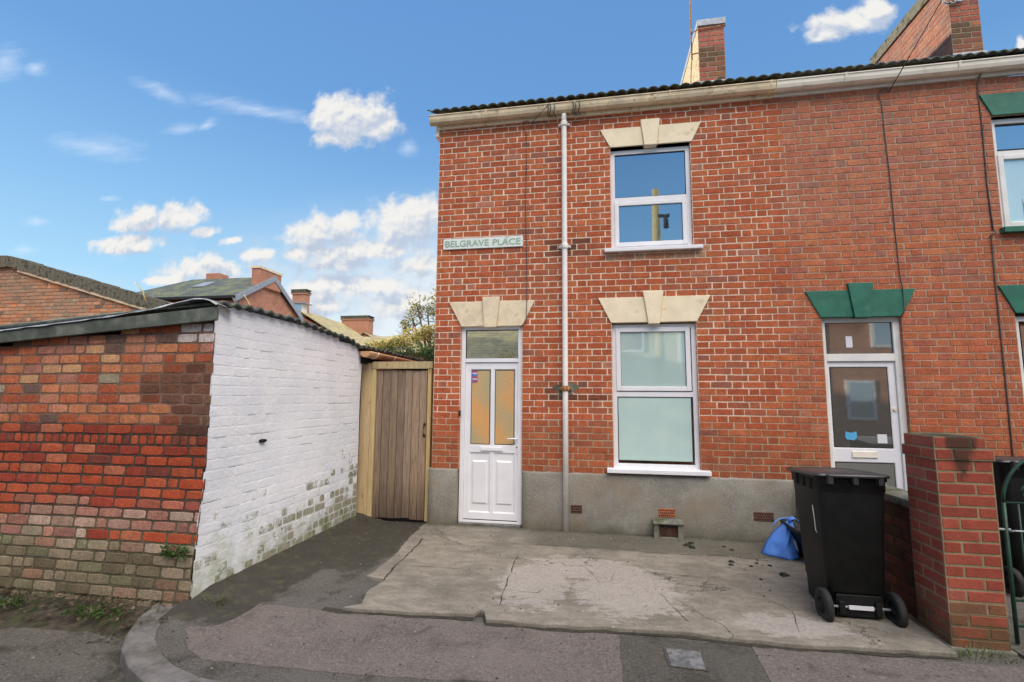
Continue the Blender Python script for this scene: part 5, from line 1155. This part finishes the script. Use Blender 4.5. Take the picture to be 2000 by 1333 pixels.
F1, F2 = Vector((-15, 14.55, 6.33)), Vector((-22.6, 14.55, 6.33)); T1, T2 = Vector((-15, 17.39, 7.97)), Vector((-20.1, 17.39, 7.97)); Bk1, Bk2 = Vector((-15, 20.1, 6.15)), Vector((-22.6, 20.1, 6.15))
mb.mesh([F1, F2, T2, T1], [(0, 1, 2, 3)]); mb.mesh([F2, Bk2, T2], [(0, 1, 2)]); mb.mesh([Bk1, Bk2, T2, T1], [(3, 2, 1, 0)]); rf_ = mb.build('roof', M_slate, sh, solid=.05)
for side in (0, 1):
    a, b = ((F1, T1) if side == 0 else (Bk1, T1)); mb = MB(); n = 26; vs = []
    for i in range(n * 4 + 1):
        p = a.lerp(b, i / (n * 4)); vs += [(-14.96, p.y, p.z + .03), (-14.96, p.y, p.z - .24 - .05 * abs(math.sin(math.pi * i / 4)))]
    mb.mesh(vs, [(2 * i, 2 * i + 1, 2 * i + 3, 2 * i + 2) for i in range(n * 4)]); mb.build('bargeboard', M_lead if side == 0 else M_lead, sh, solid=.05)
mb = MB(); mb.box(-22.6, -14.98, 14.42, 14.55, 6.22, 6.34); mb.build('gutter', M_blackiron, sh)
mb = MB(); mb.tube([(-15.03, 14.45, 6.25), (-15.1, 14.75, 6.0), (-15.1, 14.8, 0)], .05, 8); mb.build('downpipe', M_lead, sh)
mb = MB(); mb.box(-15.45, -15.0, 16.15, 17.95, 7.2, 8.22); mb.build('chimney', M_farbrick, rf_, bevel=.02); mb = MB(); mb.box(-15.5, -14.96, 16.1, 18.0, 8.12, 8.24); mb.build('chimney_cap', M_stone0, rf_)
mb = MB(); mb.box(-19.35, -18.5, 17.5, 18.2, 7.5, 8.33); mb.build('chimney', M_farbrick, rf_, bevel=.02)
mb = MB(); q = [F1.lerp(T1, .5), F1.lerp(T1, .72)]
def onroof(x, t): p = F1.lerp(T1, t); return Vector((x, p.y - .03, p.z + .06))
mb.mesh([onroof(-18.75, .50), onroof(-18.1, .50), onroof(-17.95, .74), onroof(-18.6, .74)], [(0, 1, 2, 3)]); mb.build('skylight', M_lead, rf_, solid=.05)
th = thing('tiled_house', (-17.5, 28, 0), 'far house with a white dormer and lichened tile roof right of the slate roofed gable', 'house')
mb = MB(); mb.prism([(-20.5, 0), (-12.8, 0), (-12.8, 4.25), (-18, 7.15), (-20.5, 5.8)], 24, 31.5, 'y'); mb.build('wall', M_farbrick, th)
mb = MB(); mb.mesh([(-12.5, 23.8, 4.25), (-12.5, 31.6, 4.25), (-18, 31.6, 7.35), (-18, 23.8, 7.5), (-20.7, 23.8, 5.8), (-20.7, 31.6, 5.8)], [(0, 1, 2, 3), (3, 2, 5, 4)]); rf2 = mb.build('roof', M_lichen, th, solid=.06)
mb = MB(); mb.box(-18.45, -17.55, 23.9, 24.5, 6.2, 7.86); dm = mb.build('dormer', M_gutw, rf2); mb = MB(); mb.prism([(-18.55, 7.86), (-17.30, 7.78), (-17.30, 7.84), (-18.55, 7.96)], 23.75, 24.7, 'y'); mb.build('dormer_roof', M_lead, dm)
for x_ in (-18.38, -18.1, -17.82): mb = MB(); mb.box(x_, x_ + .25, 23.86, 23.92, 6.75, 7.7); mb.build('pane', M_glfar, dm)
def stack(par, x0, x1, y0, y1, z0, z1):
    mb = MB(); mb.box(x0 + .06, x1 - .06, y0 + .06, y1 - .06, z0, z1 - .34); mb.box(x0, x1, y0, y1, z1 - .34, z1 - .24); c_ = mb.build('chimney', M_farbrick, par)
    mb = MB(); n = int((x1 - x0) / .17)
    mb.box(x0 - .02, x1 + .02, y0 - .02, y1 + .02, z1 - .24, z1 - .18)
    for i in range(n): a = x0 + (x1 - x0) * i / n; mb.box(a, a + (x1 - x0) / n * .6, y0 - .03, y1 + .03, z1 - .18, z1 - .04)
    mb.box(x0 - .03, x1 + .03, y0 - .04, y1 + .04, z1 - .04, z1); mb.build('chimney_cap', M_cap2, c_)
stack(rf2, -18.9, -17.75, 24.6, 25.2, 6.9, 8.95)
th3 = thing('stone_house', (-15, 33, 0), 'farthest low roofed house with a broad brick chimney stack beside the tree', 'house')
mb = MB(); mb.prism([(-18.5, 0), (-11.8, 0), (-11.8, 4.0), (-16, 6.45), (-18.5, 5)], 30, 46, 'y'); mb.build('wall', M_farbrick, th3)
mb = MB(); mb.mesh([(-11.5, 29.8, 4.0), (-11.5, 46, 4.0), (-16, 46, 6.62), (-16, 29.8, 6.62), (-18.7, 29.8, 5.05), (-18.7, 46, 5.05)], [(0, 1, 2, 3), (3, 2, 5, 4)]); rf3 = mb.build('roof', M_lichen, th3, solid=.06)
stack(rf3, -18.1, -15.7, 30.0, 31.0, 5.5, 7.95)
mb = MB(); mb.box(-17.9, -16.9, 27.5, 28.2, 4.5, 6.25); mb.build('chimney', M_farbrick, rf3)
sb = thing('corner_cottage', (-9, 20, 0), 'small lichen roofed cottage glimpsed between the shed roof and the tree', 'house')
mb = MB(); mb.box(-12.5, -7.0, 19, 24, 0, 3.9); mb.build('wall', M_farbrick, sb)
mb = MB(); mb.prism([(18.7, 3.9), (24.3, 3.9), (21.5, 5.15)], -12.8, -6.8, 'x'); mb.build('roof', M_lichen, sb)
# dead stems on the shed roof line
for i, (pth, lab) in enumerate([([(-8.3, 3.6, 3.75), (-8.4, 3.6, 4.0), (-8.65, 3.6, 4.25)], 'short broken dry stem poking up beside the coping'), ([(-4.35, 2.5, 2.2), (-4.4, 2.5, 2.9), (-4.6, 2.5, 3.25), (-4.85, 2.5, 3.6)], 'tall bleached dry stem in front of the far gable'), ([(-4.15, 2.5, 2.2), (-4.1, 2.5, 2.8), (-3.95, 2.5, 3.1), (-3.8, 2.5, 3.22)], 'curved bleached dry stem right of the taller one')]):
    mb = MB(); mb.tube(pth, [.018, .014, .01, .006][:len(pth)], 6); o = mb.build('dry_stem', M_straw); tag(o, lab, 'plant', )

# ================================================================== tree and hedge behind the gate
def crown(mb, centers, n, cols, s0, s1, weep=0):
    for i in range(n):
        c, r = centers[rng.integers(len(centers))]
        while True:
            d = rng.normal(size=3); d /= np.linalg.norm(d); rad = rng.random() ** .45
            p = np.array(c) + d * np.array(r) * rad
            if noise.noise(Vector(p * 2.3)) > -.12: break
        k = .75 + .5 * rng.random(); col = pick(cols); s = rng.uniform(s0, s1)
        tri_leaf(mb, p, s, tuple(x_ * k for x_ in col), False, 2.2 if weep else 1.6)
def tree(name, base, height, limbs, centers, n, cols, lab, s=(.03, .06)):
    t = thing(name, base, lab, 'tree'); mb = MB(); top = Vector(base) + Vector((0, 0, height * .45))
    mb.tube([base, tuple(Vector(base).lerp(top, .5) + Vector((.05, 0, 0))), tuple(top)], [.11, .09, .07], 9); tr = mb.build('trunk', M_stem, t)
    mb = MB()
    for c, r in centers:
        e = Vector(c); m_ = top.lerp(e, .5) + Vector((random.uniform(-.15, .15), random.uniform(-.15, .15), .12)); mb.tube([tuple(top.lerp(Vector(base), .1)), tuple(m_), tuple(e)], [.045, .028, .012], 6)
        for k in range(5):
            q = e + Vector([random.uniform(-1, 1) * r[j] for j in range(3)]); mb.tube([tuple(m_.lerp(e, .5 + .1 * k)), tuple(m_.lerp(q, .6)), tuple(q)], [.014, .009, .004], 5)
    mb.build('branches', M_stem, t)
    mb = MB(); crown(mb, centers, n, cols, *s); mb.build('crown', M_leaf, t, fix=False); return t
YG = [(3, (.62, .55, .18)), (3, (.44, .45, .14)), (2, (.68, .54, .22)), (1.5, (.20, .26, .08)), (1.2, (.50, .32, .14))]
tree('tree', (-1.9, 6.0, 0), 4.0, 0, [((-2.4, 6.0, 3.25), (.5, .4, .22)), ((-1.8, 6.2, 3.3), (.5, .4, .28)), ((-2.9, 6.0, 3.0), (.45, .4, .2)), ((-1.4, 6.3, 3.1), (.5, .4, .3)), ((-3.5, 6.2, 2.95), (.55, .4, .16)), ((-4.1, 6.4, 2.85), (.5, .4, .13)), ((-1.55, 6.0, 3.5), (.18, .2, .35))], 5200, YG, 'yellow green leafy garden tree catching the sun behind the gate')
tree('sapling', (-2.3, 6.6, 0), 5.2, 0, [((-2.5, 6.6, 4.05), (.32, .3, .3)), ((-2.15, 6.7, 4.35), (.3, .3, .28)), ((-1.75, 6.6, 4.15), (.3, .3, .38)), ((-2.9, 6.6, 3.75), (.25, .3, .25)), ((-2.2, 6.6, 3.8), (.5, .3, .2)), ((-2.8, 6.6, 4.15), (.22, .3, .3)), ((-3.2, 6.6, 3.5), (.25, .3, .2))], 1250, [(3, (.36, .36, .16)), (2, (.22, .27, .10)), (1, (.44, .34, .15))], 'sparse wispy tree with few leaves standing against the white sky by the house corner', (.03, .06))
hd = thing('hedge', (-2.6, 4.6, 0), 'dark green hedge top showing over the lean-to gutter and gate', 'hedge')
mb = MB(); crown(mb, [((-3.3, 4.6, 2.45), (.6, .45, .16)), ((-2.5, 4.6, 2.55), (.6, .45, .22)), ((-1.7, 4.7, 2.6), (.6, .45, .26)), ((-1.0, 4.8, 2.7), (.6, .45, .3)), ((-2.4, 4.8, 1.8), (1.6, .5, .8))], 7500, [(4, (.06, .13, .045)), (2, (.11, .19, .06)), (1, (.22, .27, .09))], .022, .042); mb.build('crown', M_leaf, hd, fix=False)
mb = MB(); [mb.tube([(x_, 4.8, 0), (x_ + .05, 4.75, 1.2), (x_ - .1, 4.7, 2.4)], [.03, .025, .012], 6) for x_ in (-3.2, -2.5, -1.8, -1.2)]; mb.build('stems', M_stem, hd)

# ================================================================== across the street (seen in the glass, shades and bounces light)
M_rend = shaderbrick('pale reconstituted stone', (.62, .56, .42), (.56, .50, .38), (.50, .45, .35), 1.9)
oh = thing('rendered_house', (5.5, -12, 0), 'pale block walled house across the street, seen in the ground floor window reflection', 'house')
mb = MB(); mb.box(1.2, 9.0, -17, -10.4, -.1, 4.9); mb.build('wall', M_rend, oh)
mb = MB(); mb.prism([(-17.2, 4.9), (-10.2, 4.9), (-13.7, 6.2)], 1.0, 9.2, 'x'); mb.build('roof', M_slate, oh)
for x0, x1, z0, z1 in ((2.6, 3.6, 3.1, 4.2), (4.7, 5.0, .6, 4.5), (5.25, 5.5, .6, 4.5), (6.0, 7.2, 3.1, 4.2), (2.6, 3.8, .9, 2.2), (6.0, 7.2, .9, 2.2)):
    mb = MB(); mb.box(x0, x1, -10.4, -10.33, z0, z1); f_ = mb.build('window', M_upvc, oh); mb = MB(); mb.box(x0 + .08, x1 - .08, -10.33, -10.32, z0 + .08, z1 - .08); mb.build('pane', M_glfar, f_)
ob = thing('brick_house', (12.6, -12, 0), 'brick house across the street, seen in the neighbour door reflection', 'house')
mb = MB(); mb.box(9.05, 17, -17, -10.5, -.1, 5.2); mb.build('wall', M_farbrick, ob); mb = MB(); mb.prism([(-17.2, 5.2), (-10.3, 5.2), (-13.7, 6.9)], 9.05, 17.1, 'x'); mb.build('roof', M_slate, ob)
for x0, x1, z0, z1 in ((9.6, 10.4, 1.0, 2.2), (11.5, 12.5, 1.0, 2.3), (10.4, 11.3, 3.2, 4.3)):
    mb = MB(); mb.box(x0, x1, -10.5, -10.43, z0, z1); f_ = mb.build('window', M_upvc, ob); mb = MB(); mb.box(x0 + .08, x1 - .08, -10.43, -10.42, z0 + .08, z1 - .08); mb.build('pane', M_glfar, f_)
ol = thing('bungalow', (-5, -14, 0), 'low house with long roof across the street, seen in the door fanlight reflection', 'house')
mb = MB(); mb.box(-9, .6, -18, -12.5, -.1, 2.9); mb.build('wall', M_rend, ol); mb = MB(); mb.prism([(-18.2, 2.9), (-12.2, 2.9), (-15.2, 4.7)], -9.2, .8, 'x'); mb.build('roof', M_lichen, ol)
lb = thing('sun_blocker', (-16, -4, 0), 'added unseen brick block west of the alley that shades the street', 'building')  # out of view, added to block the low sun
mb = MB(); mb.prism([(-10, -.1), (1.5, -.1), (1.5, 6.3), (-10, 6.25)], -24, -13.0, 'x'); mb.build('wall', M_farbrick, lb)
tree('tree', (-1.2, -10.8, -.1), 3.6, 0, [((-1.6, -10.8, 2.3), (.9, .6, .7)), ((-.8, -10.9, 2.6), (.8, .6, .7)), ((-2.3, -10.8, 1.9), (.7, .5, .6))], 2200, YG, 'bushy garden tree across the street, seen in the door fanlight reflection', (.05, .1))
tp = thing('telegraph_pole', (4.2, -11.4, -.1), 'wooden telegraph pole across the street, reflected in the upper window', 'pole')
mb = MB(); mb.tube([(4.02, -9.75, -.1), (4.02, -9.75, 4), (4.02, -9.75, 8.35)], [.17, .15, .12], 14); mb.build('pole', M_straw, tp)
mb = MB(); mb.box(4.05, 4.42, -9.62, -9.56, 7.35, 7.45); mb.tube([(4.3, -9.6, 7.0), (4.3, -9.6, 7.42)], .08, 8); mb.build('bracket', M_blackiron, tp)
mb = MB(); mb.tube([(4.35, -9.6, 7.9), (4.45, -9.6, 7.9)], .03, 8); mb.box(4.1, 4.5, -9.62, -9.58, 7.82, 7.86); mb.build('insulator', M_sticker_w, tp)
